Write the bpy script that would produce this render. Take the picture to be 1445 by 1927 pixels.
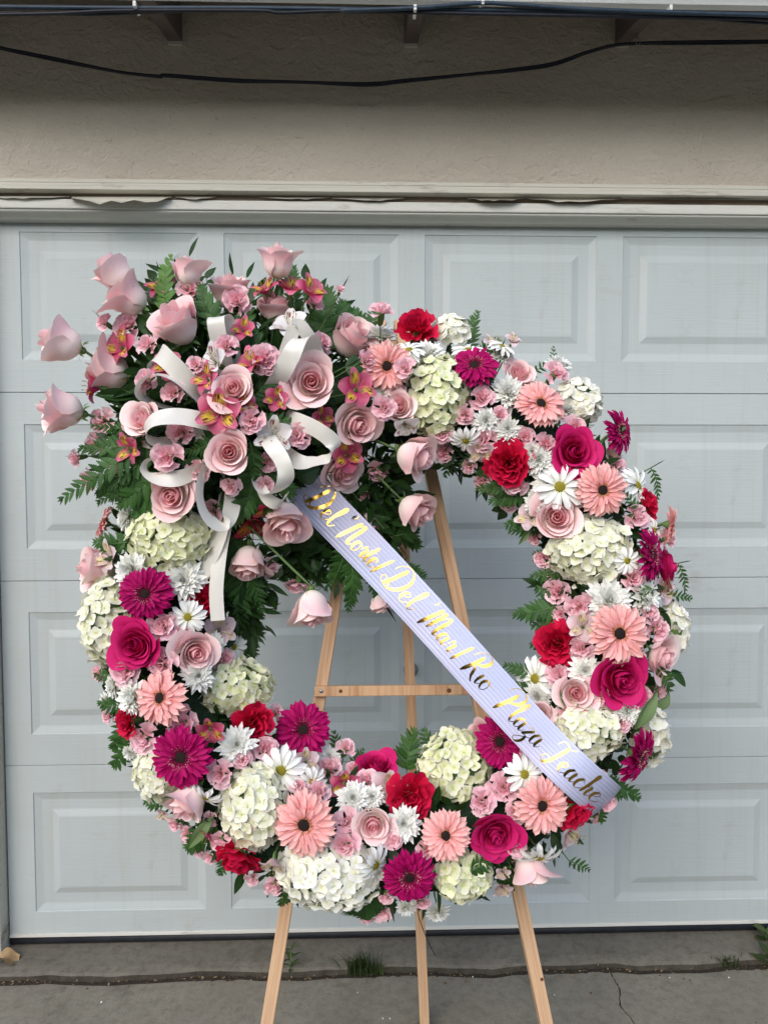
import bpy, bmesh, math, random
from mathutils import Vector, Matrix
random.seed(7)
D = bpy.data
S = bpy.context.scene
for o in list(D.objects): D.objects.remove(o)
COL = S.collection
rad = math.radians

# ------------------------------------------------------------------ camera
F, CX, CY = 1400.0, 722.5, 963.5            # photograph pixels
CAM = Vector((0.0, -2.1289, 1.3647))
YAW, PIT, ROL = 0.0292, -0.0487, 0.0013
def world_dir(a, b, c):
    """camera axes (right, forward, up) to world"""
    x, y, z = a, b, c
    cr, sr = math.cos(ROL), math.sin(ROL); x, z = cr*x + sr*z, -sr*x + cr*z
    cp, sp = math.cos(PIT), math.sin(PIT); y, z = cp*y - sp*z, sp*y + cp*z
    cw, sw = math.cos(YAW), math.sin(YAW); x, y = cw*x + sw*y, -sw*x + cw*y
    return Vector((x, y, z))
RIGHT, FWD, UP = world_dir(1, 0, 0), world_dir(0, 1, 0), world_dir(0, 0, 1)
def ray(u, v): return world_dir((u-CX)/F, 1.0, -(v-CY)/F)
def at_depth(u, v, d): return CAM + ray(u, v)*d
def on_y(u, v, y):
    r = ray(u, v); return CAM + r*((y-CAM.y)/r.y)
def on_z(u, v, z):
    r = ray(u, v); return CAM + r*((z-CAM.z)/r.z)
def on_plane(u, v, p, n):
    r = ray(u, v); return CAM + r*((p-CAM).dot(n)/r.dot(n))
def depth(p): return (p-CAM).dot(FWD)
def px(p):
    q = p-CAM; d = q.dot(FWD)
    return CX+F*q.dot(RIGHT)/d, CY-F*q.dot(UP)/d
cd = D.cameras.new('camera'); cam = D.objects.new('camera', cd); COL.objects.link(cam)
cam.matrix_world = Matrix.Translation(CAM) @ Matrix((RIGHT, UP, -FWD)).transposed().to_4x4()
cd.sensor_fit = 'HORIZONTAL'; cd.sensor_width = 36.0; cd.lens = 36.0*F/1445.0
cd.clip_start = 0.05; cd.clip_end = 500
S.camera = cam
S.render.resolution_x, S.render.resolution_y = 767, 1024

# ------------------------------------------------------------------ light
SUN_EL, SUN_AZ = rad(32), rad(205)           # azimuth from +Y, clockwise: behind the camera, a little to the left
w = D.worlds.new('World'); S.world = w; w.use_nodes = True
nt = w.node_tree; nt.nodes.clear()
out = nt.nodes.new('ShaderNodeOutputWorld'); bg = nt.nodes.new('ShaderNodeBackground')
sky = nt.nodes.new('ShaderNodeTexSky'); sky.sky_type = 'NISHITA'; sky.sun_disc = False
sky.sun_elevation = SUN_EL; sky.sun_rotation = SUN_AZ
sky.air_density = 1.0; sky.dust_density = 1.2; sky.ozone_density = 1.0
bg.inputs[1].default_value = 0.15
nt.links.new(sky.outputs[0], bg.inputs[0]); nt.links.new(bg.outputs[0], out.inputs[0])
sl = D.lights.new('sun', 'SUN'); sl.energy = 1.15; sl.angle = rad(60); sl.color = (1.0, 0.93, 0.84)
so = D.objects.new('sun', sl); COL.objects.link(so)
sd = Vector((math.sin(SUN_AZ)*math.cos(SUN_EL), math.cos(SUN_AZ)*math.cos(SUN_EL), math.sin(SUN_EL)))
so.rotation_euler = sd.to_track_quat('Z', 'Y').to_euler(); so.location = sd*6
S.view_settings.view_transform = 'Standard'; S.view_settings.look = 'None'
S.view_settings.exposure = 1.0; S.view_settings.gamma = 1.0; S.view_settings.use_curve_mapping = False
S.render.engine = 'CYCLES'

# ------------------------------------------------------------------ helpers
def tag(o, label=None, cat=None, group=None, kind=None):
    if label: o['label'] = label
    if cat: o['category'] = cat
    if group: o['group'] = group
    if kind: o['kind'] = kind
    return o
def empty(name, loc=(0, 0, 0), mat=None):
    o = D.objects.new(name, None); COL.objects.link(o); o.empty_display_size = 0.02
    if mat is not None: o.matrix_basis = mat
    else: o.location = loc
    return o
def link(name, me, parent=None, mat=None):
    o = D.objects.new(name, me); COL.objects.link(o)
    if parent is not None: o.parent = parent
    if mat is not None: o.matrix_basis = mat
    return o
def mesh(name, verts, faces, mat=None, uvs=None, smooth=True):
    me = D.meshes.new(name); me.from_pydata([tuple(v) for v in verts], [], faces)
    if uvs is not None:
        l = me.uv_layers.new(name='UVMap'); buf = []
        for p in me.polygons:
            for vi in p.vertices: buf.extend(uvs[vi])
        l.data.foreach_set('uv', buf)
    if smooth: me.polygons.foreach_set('use_smooth', [True]*len(me.polygons))
    if mat: me.materials.append(mat)
    me.update(); return me
class MB:
    """collects grids, boxes and tubes into one mesh"""
    def __init__(s): s.v = []; s.f = []; s.uv = []
    def grid(s, fn, nu, nv, u0=0., u1=1., v0=0., v1=1.):
        b = len(s.v)
        for j in range(nv+1):
            for i in range(nu+1):
                u = u0+(u1-u0)*i/nu; v = v0+(v1-v0)*j/nv
                s.v.append(Vector(fn(u, v))); s.uv.append((u, v))
        for j in range(nv):
            for i in range(nu):
                a = b+j*(nu+1)+i; s.f.append((a, a+1, a+nu+2, a+nu+1))
        return s
    def tube(s, pts, r, n=8, cap=True):
        pts = [Vector(p) for p in pts]; b = len(s.v); m = len(pts)
        rr = r if isinstance(r, (list, tuple)) else [r]*m
        t0 = (pts[1]-pts[0]).normalized(); nrm = t0.orthogonal().normalized()
        for k, p in enumerate(pts):
            t = (pts[min(k+1, m-1)]-pts[max(k-1, 0)]).normalized()
            nrm = (nrm-t*nrm.dot(t)).normalized(); bi = t.cross(nrm)
            for i in range(n):
                a = 2*math.pi*i/n
                s.v.append(p+(nrm*math.cos(a)+bi*math.sin(a))*rr[k]); s.uv.append((i/n, k/(m-1)))
        for k in range(m-1):
            for i in range(n):
                j = (i+1) % n; s.f.append((b+k*n+i, b+k*n+j, b+(k+1)*n+j, b+(k+1)*n+i))
        if cap:
            s.f.append(tuple(b+i for i in range(n))[::-1]); s.f.append(tuple(b+(m-1)*n+i for i in range(n)))
        return s
    def box(s, x0, x1, y0, y1, z0, z1, M=None):
        b = len(s.v)
        for z in (z0, z1):
            for y in (y0, y1):
                for x in (x0, x1):
                    p = Vector((x, y, z)); s.v.append(M @ p if M else p); s.uv.append((x, z))
        for q in ((0, 2, 3, 1), (4, 5, 7, 6), (0, 1, 5, 4), (2, 6, 7, 3), (0, 4, 6, 2), (1, 3, 7, 5)):
            s.f.append(tuple(b+i for i in q))
        return s
    def mesh(s, name, mat=None, smooth=True): return mesh(name, s.v, s.f, mat, s.uv, smooth)
    def build(s, name, mat=None, parent=None, smooth=True, M=None): return link(name, s.mesh(name, mat, smooth), parent, M)
def bevel(me, w, seg=2):
    bm = bmesh.new(); bm.from_mesh(me)
    bmesh.ops.bevel(bm, geom=bm.edges[:], offset=w, segments=seg, affect='EDGES', profile=0.5)
    bm.to_mesh(me); bm.free(); me.update(); return me
def catmull(P, n=10):
    P = [tuple(p) for p in P]; Q = [P[0]]+P+[P[-1]]; r = []
    for i in range(1, len(Q)-2):
        a, b, c, d = Q[i-1:i+3]
        for k in range(n):
            t = k/n
            r.append(tuple(0.5*(2*b[j]+(c[j]-a[j])*t+(2*a[j]-5*b[j]+4*c[j]-d[j])*t*t+(-a[j]+3*b[j]-3*c[j]+d[j])*t**3) for j in range(len(b))))
    r.append(P[-1]); return r
def lerp(a, b, t): return a+(b-a)*t
def sstep(a, b, x):
    t = min(1, max(0, (x-a)/(b-a))); return t*t*(3-2*t)
def interp(tab, x):
    for (x0, y0), (x1, y1) in zip(tab, tab[1:]):
        if x <= x1: return lerp(y0, y1, sstep(0, 1, (x-x0)/(x1-x0)) if False else (x-x0)/(x1-x0))
    return tab[-1][1]

# ------------------------------------------------------------------ materials
class NT:
    def __init__(s, name):
        s.m = D.materials.new(name); s.m.use_nodes = True; s.t = s.m.node_tree; s.t.nodes.clear()
        s.out = s.n('ShaderNodeOutputMaterial')
    def n(s, ty, **kw):
        x = s.t.nodes.new(ty)
        for k, v in kw.items():
            if k.startswith('i_'):
                x.inputs[int(k[2:]) if k[2:].isdigit() else k[2:].replace('_', ' ')].default_value = v
            else: setattr(x, k, v)
        return x
    def l(s, a, b): s.t.links.new(a, b)
    def ramp(s, fac, stops, interp='LINEAR'):
        r = s.n('ShaderNodeValToRGB'); r.color_ramp.interpolation = interp
        e = r.color_ramp.elements
        while len(e) < len(stops): e.new(0.5)
        for el, (p, c) in zip(e, stops):
            el.position = p; el.color = (*c, 1) if len(c) == 3 else c
        s.l(fac, r.inputs[0]); return r.outputs[0]
    def noise(s, scale, detail=4, rough=0.55, vec=None, dist=0.0):
        x = s.n('ShaderNodeTexNoise'); x.inputs['Scale'].default_value = scale; x.inputs['Detail'].default_value = detail
        x.inputs['Roughness'].default_value = rough; x.inputs['Distortion'].default_value = dist
        if vec is not None: s.l(vec, x.inputs['Vector'])
        return x.outputs[0]
    def coord(s, which='Object', scale=None, loc=None, rot=None):
        c = s.n('ShaderNodeTexCoord').outputs[which]
        if scale or loc or rot:
            m = s.n('ShaderNodeMapping')
            if scale: m.inputs['Scale'].default_value = scale
            if loc: m.inputs['Location'].default_value = loc
            if rot: m.inputs['Rotation'].default_value = rot
            s.l(c, m.inputs[0]); c = m.outputs[0]
        return c
    def mix(s, fac, a, b, mode='MIX'):
        x = s.n('ShaderNodeMix', data_type='RGBA', blend_type=mode)
        for sock, v in ((x.inputs[0], fac), (x.inputs[6], a), (x.inputs[7], b)):
            if isinstance(v, bpy.types.NodeSocket): s.l(v, sock)
            elif isinstance(v, (int, float)): sock.default_value = v
            else: sock.default_value = (*v, 1)
        return x.outputs[2]
    def math(s, op, a, b=0.0, clamp=False):
        x = s.n('ShaderNodeMath', operation=op, use_clamp=clamp)
        for sock, v in zip(x.inputs, (a, b)):
            if isinstance(v, bpy.types.NodeSocket): s.l(v, sock)
            else: sock.default_value = v
        return x.outputs[0]
    def sep(s, v):
        x = s.n('ShaderNodeSeparateXYZ'); s.l(v, x.inputs[0]); return x.outputs
    def bump(s, h, strength=0.3, dist=0.01):
        b = s.n('ShaderNodeBump'); b.inputs['Strength'].default_value = strength; b.inputs['Distance'].default_value = dist
        s.l(h, b.inputs['Height']); return b.outputs[0]
    def done(s, color, rough=0.6, normal=None, spec=0.3, metal=0.0, transl=0.0, tcol=None, sheen=0.0):
        p = s.n('ShaderNodeBsdfPrincipled')
        def put(sock, v):
            if isinstance(v, bpy.types.NodeSocket): s.l(v, sock)
            elif isinstance(v, (int, float)): sock.default_value = v
            else: sock.default_value = (*v, 1)
        put(p.inputs['Base Color'], color); put(p.inputs['Roughness'], rough)
        p.inputs['Specular IOR Level'].default_value = spec; p.inputs['Metallic'].default_value = metal
        p.inputs['Sheen Weight'].default_value = sheen
        if normal is not None: s.l(normal, p.inputs['Normal'])
        if transl > 0:
            t = s.n('ShaderNodeBsdfTranslucent'); put(t.inputs[0], tcol if tcol is not None else color)
            mx = s.n('ShaderNodeMixShader'); mx.inputs[0].default_value = transl
            s.l(p.outputs[0], mx.inputs[1]); s.l(t.outputs[0], mx.inputs[2]); s.l(mx.outputs[0], s.out.inputs[0])
        else: s.l(p.outputs[0], s.out.inputs[0])
        return s.m
def petal_mat(name, stops, vary=0.12, transl=0.28, rough=0.55, veins=30.0, vein_amt=0.10, hue=None, spec=0.12, edge=None):
    """petal pigment: along its length (UV v), fine veins, a little variation from petal to petal"""
    k = NT(name); uv = k.coord('UV'); x, y, z = k.sep(uv)
    oi = k.n('ShaderNodeObjectInfo').outputs['Random']
    nz = k.noise(40, 3, 0.6, k.coord('Object'))
    yy = k.math('ADD', y, k.math('MULTIPLY', k.math('SUBTRACT', nz, 0.5), 0.22))
    c = k.ramp(yy, stops)
    if hue: c = k.mix(k.math('MULTIPLY', k.math('POWER', oi, 1.5), hue[1]), c, hue[0])
    vs = k.noise(1.0, 2, 0.5, k.coord('UV', scale=(veins, 1.6, 1)))
    c = k.mix(k.math('MULTIPLY', k.math('SUBTRACT', 1.0, vs), vein_amt*2.2, True), c, k.mix(1.0, c, c, 'MULTIPLY'))
    sc = k.math('ADD', 1.0-vary, k.math('MULTIPLY', oi, vary*1.3))
    comb = k.n('ShaderNodeCombineXYZ')
    for i in range(3): k.l(sc, comb.inputs[i])
    c = k.mix(1.0, c, comb.outputs[0], 'MULTIPLY')
    return k.done(c, rough, k.bump(vs, 0.25, 0.0015), spec, transl=transl)
def leaf_mat(name, c0, c1, rough=0.42, transl=0.18):
    k = NT(name); oi = k.n('ShaderNodeObjectInfo').outputs['Random']
    x, y, z = k.sep(k.coord('UV'))
    nz = k.noise(26, 4, 0.6, k.coord('Object'))
    f = k.math('ADD', k.math('MULTIPLY', oi, 0.6), k.math('MULTIPLY', nz, 0.5))
    c = k.ramp(f, [(0.15, c0), (0.95, c1)])
    rib = k.math('SUBTRACT', 1.0, k.math('MULTIPLY', k.math('ABSOLUTE', k.math('SUBTRACT', x, 0.5)), 14.0), True)
    c = k.mix(k.math('MULTIPLY', rib, 0.45), c, (c1[0]*1.9, c1[1]*1.6, c1[2]*1.6))
    vs = k.noise(1.0, 3, 0.5, k.coord('UV', scale=(3, 16, 1)))
    return k.done(c, rough, k.bump(vs, 0.35, 0.003), 0.28, transl=transl, tcol=k.mix(0.5, c, (0.18, 0.30, 0.03)))
M = {}
M['rose'] = petal_mat('rose_petal_pink', [(0.0, (.74, .76, .46)), (.20, (.96, .88, .78)), (.50, (.98, .76, .73)), (.80, (.98, .62, .64)), (.94, (.98, .68, .69)), (1.0, (.96, .79, .73))], .05, .16, .55, veins=22, vein_amt=.10, hue=((.98, .87, .82), .7))
M['rose_deep'] = petal_mat('rose_petal_heart', [(0.0, (.98, .60, .59)), (.5, (.98, .55, .58)), (.9, (.98, .66, .68)), (1.0, (.98, .76, .75))], .04, .38, .5)
M['hot'] = petal_mat('rose_petal_hot_pink', [(0.0, (.62, .012, .07)), (.5, (.64, .008, .11)), (1.0, (.70, .022, .19))], .15, .18, .55)
M['gpink'] = petal_mat('gerbera_petal_peach', [(0.0, (.86, .28, .29)), (.3, (.92, .42, .41)), (.75, (.95, .54, .51)), (1.0, (.96, .66, .61))], .08, .18, .55, veins=9, vein_amt=.16)
M['gmag'] = petal_mat('gerbera_petal_magenta', [(0.0, (.22, .002, .035)), (.45, (.42, .004, .11)), (1.0, (.55, .008, .18))], .15, .15, .55, veins=9, vein_amt=.2)
M['white'] = petal_mat('white_petal', [(0.0, (.70, .72, .45)), (.3, (.92, .92, .86)), (1.0, (.95, .95, .93))], .05, .15, .5, veins=8, vein_amt=.10)
M['mum'] = petal_mat('chrysanthemum_petal', [(0.0, (.74, .78, .46)), (.35, (.92, .92, .82)), (1.0, (.95, .95, .92))], .05, .15, .5, veins=6, vein_amt=.10)
M['hyd_g'] = petal_mat('hydrangea_petal_green', [(0.0, (.62, .70, .22)), (.30, (.88, .89, .60)), (1.0, (.95, .94, .81))], .07, .22, .55, veins=12, hue=((.86, .89, .58), .6))
M['hyd_c'] = petal_mat('hydrangea_petal_cream', [(0.0, (.72, .76, .34)), (.3, (.92, .91, .72)), (1.0, (.95, .94, .85))], .06, .22, .55, veins=12, hue=((.90, .90, .68), .55))
M['hyd_w'] = petal_mat('hydrangea_petal_white', [(0.0, (.80, .82, .48)), (.25, (.94, .93, .80)), (1.0, (.96, .95, .90))], .05, .22, .55, veins=12, hue=((.93, .92, .78), .4))
M['red'] = petal_mat('carnation_petal_red', [(0.0, (.50, .003, .015)), (.6, (.64, .006, .04)), (1.0, (.72, .016, .085))], .15, .18, .6)
M['mini'] = petal_mat('carnation_petal_pink', [(0.0, (.95, .40, .46)), (.5, (.96, .50, .57)), (1.0, (.97, .68, .73))], .05, .25, .55, hue=((.97, .80, .82), .55))
k = NT('alstroemeria_petal_plain')
def alstro(name, base, tip, yellow, streak, amt):
    k = NT(name); uv = k.coord('UV'); x, y, z = k.sep(uv)
    oi = k.n('ShaderNodeObjectInfo').outputs['Random']
    c = k.ramp(y, [(0.0, base), (.45, base), (1.0, tip)])
    c = k.mix(k.math('MULTIPLY', oi, .25), c, base)
    if amt > 0:
        band = k.math('SUBTRACT', 1.0, k.math('MULTIPLY', k.math('ABSOLUTE', k.math('SUBTRACT', y, .52)), 3.6), True)
        mid = k.math('SUBTRACT', 1.0, k.math('MULTIPLY', k.math('ABSOLUTE', k.math('SUBTRACT', x, .5)), 2.0), True)
        c = k.mix(k.math('MULTIPLY', k.math('MULTIPLY', band, 2.2, True), k.math('MULTIPLY', mid, 1.6, True)), c, yellow)
        st = k.noise(1.0, 1, .4, k.coord('UV', scale=(16, 2.2, 1)))
        st = k.math('MULTIPLY', k.math('GREATER_THAN', st, .56), k.math('MULTIPLY', band, 2.5, True))
        c = k.mix(k.math('MULTIPLY', st, amt), c, streak)
    return k.done(c, .45, k.bump(k.noise(1.0, 2, .5, k.coord('UV', scale=(20, 1.5, 1))), .25, .002), .3, transl=.25)
M['al_p'] = alstro('alstroemeria_petal_pink', (.62, .06, .17), (.78, .26, .36), (0, 0, 0), (0, 0, 0), 0)
M['al_p2'] = alstro('alstroemeria_petal_pink_streaked', (.66, .10, .22), (.74, .20, .32), (.85, .60, .06), (.16, .01, .02), .95)
M['al_w'] = alstro('alstroemeria_petal_white', (.82, .80, .78), (.86, .85, .84), (0, 0, 0), (0, 0, 0), 0)
M['al_w2'] = alstro('alstroemeria_petal_white_streaked', (.80, .76, .74), (.85, .84, .83), (.84, .80, .66), (.20, .02, .07), .95)
M['al_b'] = alstro('alstroemeria_petal_blush', (.80, .58, .60), (.84, .72, .74), (0, 0, 0), (0, 0, 0), 0)
M['al_b2'] = alstro('alstroemeria_petal_blush_streaked', (.80, .62, .62), (.84, .74, .74), (.84, .76, .42), (.35, .06, .10), .7)
M['al_d'] = alstro('alstroemeria_petal_crimson', (.42, .01, .06), (.60, .04, .13), (0, 0, 0), (0, 0, 0), 0)
M['al_d2'] = alstro('alstroemeria_petal_crimson_streaked', (.45, .015, .06), (.60, .05, .12), (.75, .30, .05), (.12, .0, .01), .7)
M['fern'] = leaf_mat('fern_leaf', (.016, .060, .012), (.048, .135, .024))
M['fern_light'] = leaf_mat('fern_leaf_young', (.06, .16, .03), (.12, .24, .05))
M['leaf'] = leaf_mat('broad_leaf', (.010, .034, .009), (.026, .072, .016), .36)
M['leaf_sage'] = leaf_mat('sage_green_leaf', (.10, .17, .06), (.16, .24, .10), .5)
M['grass'] = leaf_mat('weed_leaf', (.022, .045, .012), (.075, .10, .028), .6)
def simple(name, col, rough=.6, spec=.3, metal=0., vary=.12, scale=60, bump=.2, bd=.002, transl=0.):
    k = NT(name); nz = k.noise(scale, 4, .6, k.coord('Object'))
    c = k.ramp(nz, [(.25, tuple(x*(1-vary) for x in col)), (.75, tuple(min(1, x*(1+vary)) for x in col))])
    return k.done(c, rough, k.bump(nz, bump, bd), spec, metal, transl=transl)
M['stem'] = simple('green_stem', (.09, .16, .05), .5)
M['sepal'] = simple('sepal', (.10, .18, .05), .5)
M['disc_dark'] = simple('gerbera_disc_dark', (.018, .008, .006), .8, vary=.5, scale=900, bump=.6)
M['disc_ring'] = simple('gerbera_disc_ring', (.62, .30, .12), .7, vary=.4, scale=700)
M['disc_ringm'] = simple('gerbera_disc_ring_magenta', (.24, .012, .06), .7, vary=.5, scale=700)
M['pollen'] = simple('pollen_tips', (.80, .52, .42), .7)
M['disc_y'] = simple('daisy_disc', (.30, .25, .02), .8, vary=.35, scale=900, bump=.7)
M['anther'] = simple('anther', (.30, .26, .10), .8)
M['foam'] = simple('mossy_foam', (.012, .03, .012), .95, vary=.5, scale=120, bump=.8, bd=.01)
k = NT('satin_ribbon'); x, y, z = k.sep(k.coord('UV'))
fine = k.noise(1.0, 2, .5, k.coord('UV', scale=(2, 90, 1)))
M['ribbon'] = k.done(k.ramp(k.noise(8, 3, .5, k.coord('Object')), [(.3, (.76, .74, .66)), (.7, (.82, .80, .73))]), .27, k.bump(fine, .08, .001), .45, transl=.18, sheen=.15)
k = NT('sash_satin'); x, y, z = k.sep(k.coord('UV'))
st = k.math('SINE', k.math('MULTIPLY', x, 2*math.pi*11))
st01 = k.math('ADD', k.math('MULTIPLY', st, .5), .5)
pk = k.noise(3.2, 2, .5, k.coord('Object'))
c = k.mix(k.ramp(pk, [(.42, (0, 0, 0)), (.68, (1, 1, 1))]), (.62, .66, .88), (.76, .69, .87))
c = k.mix(k.math('MULTIPLY', st01, .34), c, (.36, .38, .56))
M['sash'] = k.done(c, .32, k.bump(k.math('MULTIPLY', st, 1.0), .25, .0015), .5, transl=.2)
k = NT('gold_foil')
cr = k.noise(55, 5, .7, k.coord('Object'))
M['foil'] = k.done(k.ramp(cr, [(.3, (.50, .29, .06)), (.7, (.72, .47, .12))]), .13, k.bump(cr, .12, .003), .5, 1.0)
# ------------------------------------------------------------------ setting materials
def door_mat(name, base, dirt):
    k = NT(name); co = k.coord('Object')
    g = k.noise(1.0, 5, .6, k.coord('Object', scale=(7, 7, 260)), dist=.4)
    big = k.noise(2.6, 3, .5, co); fine = k.noise(22, 5, .7, k.coord('Object', scale=(.5, 1, 1.6)))
    c = k.ramp(big, [(.3, tuple(x*.95 for x in base)), (.7, tuple(x*1.04 for x in base))])
    c = k.mix(k.ramp(k.math('MULTIPLY', fine, k.noise(3.1, 2, .5, k.coord('Object', loc=(3, 1, 2)))), [(.36, (0, 0, 0)), (.52, (.55, .55, .55))]), c, dirt)
    c = k.mix(k.ramp(g, [(.60, (0, 0, 0)), (.78, (.22, .22, .22))]), c, tuple(x*.72 for x in base))
    vst = k.noise(1.0, 4, .6, k.coord('Object', scale=(34, 8, 1.3)))
    c = k.mix(k.ramp(vst, [(.52, (0, 0, 0)), (.80, (.30, .30, .30))]), c, dirt)
    blot = k.noise(7, 6, .7, k.coord('Object', loc=(1, 4, 2)))
    c = k.mix(k.ramp(blot, [(.60, (0, 0, 0)), (.70, (.28, .28, .28))]), c, tuple(x*.8 for x in dirt))
    sp = k.noise(150, 2, .5, co)
    c = k.mix(k.ramp(sp, [(.765, (0, 0, 0)), (.80, (.7, .7, .7))]), c, (.12, .11, .10))
    return k.done(c, .5, k.bump(g, .35, .0022), .35)
M['door'] = door_mat('garage_door_paint', (.435, .478, .470), (.35, .335, .285))
k = NT('stucco'); co = k.coord('Object')
a = k.noise(95, 6, .65, co); b = k.noise(24, 4, .6, k.coord('Object', scale=(1, 1, 1.5)), dist=.6); big = k.noise(1.7, 4, .55, co)
c = k.ramp(big, [(.3, (.50, .445, .36)), (.7, (.57, .515, .425))])
c = k.mix(k.ramp(a, [(.62, (0, 0, 0)), (.74, (.55, .55, .55))]), c, (.20, .18, .145))
M['stucco'] = k.done(c, .92, k.bump(k.math('ADD', k.math('MULTIPLY', a, .5), b), .9, .012), .15)
def painted_wood(name, base, dirt, amt):
    k = NT(name); g = k.noise(1.0, 5, .6, k.coord('Object', scale=(3, 40, 90)), dist=.3)
    d = k.noise(9, 6, .7, k.coord('Object', scale=(.6, 1, 3)))
    c = k.ramp(g, [(.3, tuple(x*.9 for x in base)), (.7, base)])
    c = k.mix(k.ramp(d, [(.56, (0, 0, 0)), (.72, (amt, amt, amt))]), c, dirt)
    return k.done(c, .65, k.bump(k.math('ADD', g, d), .4, .003), .25)
M['trim'] = painted_wood('weathered_trim_paint', (.60, .575, .495), (.16, .13, .10), .75)
M['trim2'] = painted_wood('pale_trim_paint', (.63, .625, .57), (.20, .18, .14), .5)
M['barewood'] = painted_wood('bare_weathered_wood', (.24, .185, .135), (.08, .06, .04), .8)
M['fascia'] = painted_wood('fascia_white_paint', (.74, .75, .73), (.40, .38, .33), .5)
M['rafter'] = painted_wood('rafter_paint', (.15, .12, .11), (.06, .05, .045), .5)
M['roofwood'] = painted_wood('roof_boards', (.26, .23, .19), (.10, .09, .08), .5)
M['cable'] = simple('black_cable', (.012, .014, .022), .45, vary=.3)
M['cable_blue'] = simple('navy_cable', (.03, .05, .075), .4, vary=.3)
M['clip'] = simple('white_clip', (.7, .7, .68), .5)
M['seal'] = simple('rubber_seal', (.014, .016, .020), .5, vary=.4, scale=30)
M['metal'] = simple('grey_metal', (.32, .33, .34), .35, metal=.8)
M['nail'] = simple('nail_head', (.30, .30, .31), .4, metal=.9)
def concrete(name, c0, c1, stain):
    k = NT(name); co = k.coord('Object')
    a = k.noise(3.5, 6, .65, co); b = k.noise(40, 5, .7, co); f = k.noise(260, 3, .6, co)
    c = k.ramp(a, [(.28, c0), (.72, c1)])
    c = k.mix(k.ramp(b, [(.36, (.6, .6, .6)), (.55, (0, 0, 0))]), c, stain)
    st2 = k.noise(9, 6, .7, k.coord('Object', loc=(2, 7, 1)))
    c = k.mix(k.ramp(st2, [(.54, (0, 0, 0)), (.70, (.55, .55, .55))]), c, tuple(x*.62 for x in stain))
    c = k.mix(k.ramp(f, [(.30, (.5, .5, .5)), (.42, (0, 0, 0))]), c, tuple(x*.5 for x in stain))
    sp = k.noise(85, 2, .5, k.coord('Object', loc=(5, 2, 1)))
    c = k.mix(k.ramp(sp, [(.75, (0, 0, 0)), (.79, (.6, .6, .6))]), c, (.05, .04, .035))
    return k.done(c, .9, k.bump(k.math('ADD', b, k.math('MULTIPLY', f, .6)), .5, .004), .2)
M['conc'] = concrete('driveway_concrete', (.178, .163, .130), (.255, .236, .190), (.145, .130, .100))
M['conc2'] = concrete('threshold_concrete', (.132, .120, .095), (.185, .170, .138), (.095, .084, .064))
M['soil'] = simple('joint_dirt', (.035, .027, .019), .95, vary=.5, scale=200, bump=.8, bd=.01)
def wood(name, c0, c1, axis_scale):
    k = NT(name); g = k.noise(1.0, 4, .55, k.coord('Object', scale=axis_scale), dist=.5)
    h = k.noise(1.0, 3, .5, k.coord('Object', scale=tuple(x*2.7 for x in axis_scale)))
    c = k.ramp(g, [(.32, c0), (.52, c1), (.7, tuple(lerp(p, q, .4) for p, q in zip(c0, c1)))])
    c = k.mix(k.ramp(h, [(.45, (0, 0, 0)), (.75, (.3, .3, .3))]), c, c0)
    big = k.noise(4, 2, .5, k.coord('Object'))
    c = k.mix(k.ramp(big, [(.4, (0, 0, 0)), (.7, (.25, .25, .25))]), c, (.30, .15, .07))
    return k.done(c, .6, k.bump(g, .25, .002), .3)
M['pine'] = wood('pine_easel', (.44, .245, .125), (.66, .44, .27), (70, 70, 2.2))
M['pine2'] = wood('pine_crossbar', (.40, .21, .10), (.62, .40, .23), (2.5, 60, 55))
M['knot'] = simple('wood_knot', (.12, .05, .02), .7, vary=.4, scale=300)

# ------------------------------------------------------------------ garage building
GZ = -0.026                                     # driveway level; the door's seal meets the threshold at z = 0
bld = tag(empty('garage_building', (0, 0.2, 0)), 'tan stucco garage wall with open rafter eave above the door', 'building')
def bpart(mb, name, mat, parent=bld, smooth=False, bev=0.0):
    me = mb.mesh(name, mat, smooth)
    if bev: bevel(me, bev)
    o = link(name, me, parent); 
    if parent is bld: o.location = (0, -0.2, 0)
    return o
def zpx(v, y, u=722): return on_y(u, v, y).z
WY = -0.055                                     # face of the stucco
z_w = zpx(345, WY); XL = on_y(16, 1650, 0).x; XR = XL+2.50
wallm = MB().box(-3.2, 3.8, WY, 0.10, z_w, 2.74).box(-3.2, XL-.085, WY, 0.10, GZ-.02, z_w-.0005).box(XR+.085, 3.8, WY, 0.10, GZ-.02, z_w-.0005)
bpart(wallm, 'wall', M['stucco'])
# layered lintel trim over the door
zz = [zpx(v, -.075) for v in (342, 350, 357, 365)]
tb = MB().box(-1.25, 1.75, -.078, -.056, zz[1]+.001, zz[0]).box(-1.25, 1.75, -.083, -.056, zz[2]+.001, zz[1]-.001).box(-1.25, 1.75, -.090, -.056, zz[3], zz[2]-.001)
bpart(tb, 'lintel_casing', M['trim'], bev=.0015)
z1, z2 = zz[3]-.001, zpx(379, -.062)
bpart(MB().box(-1.25, 1.75, -.058, -.02, z2, z1+.004), 'lintel_gap_board', M['barewood'])
z3 = zpx(397, -.066)
bpart(MB().box(-1.25, 1.75, -.066, -.015, z3, z2-.001), 'stop_board', M['trim2'], bev=.003)
z4 = zpx(414, -.045)
sm = MB()
sm.grid(lambda u, v: (lerp(-1.25, 1.75, u), -.060+.030*math.sin(v*math.pi/2)**2-.004*math.sin(v*math.pi), lerp(z3-.001, z4, v)), 1, 8)
sm.grid(lambda u, v: (lerp(-1.25, 1.75, u), lerp(-.030, 0.03, v), z4), 1, 1)
bpart(sm, 'stop_moulding', M['trim2'], smooth=True)
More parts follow.
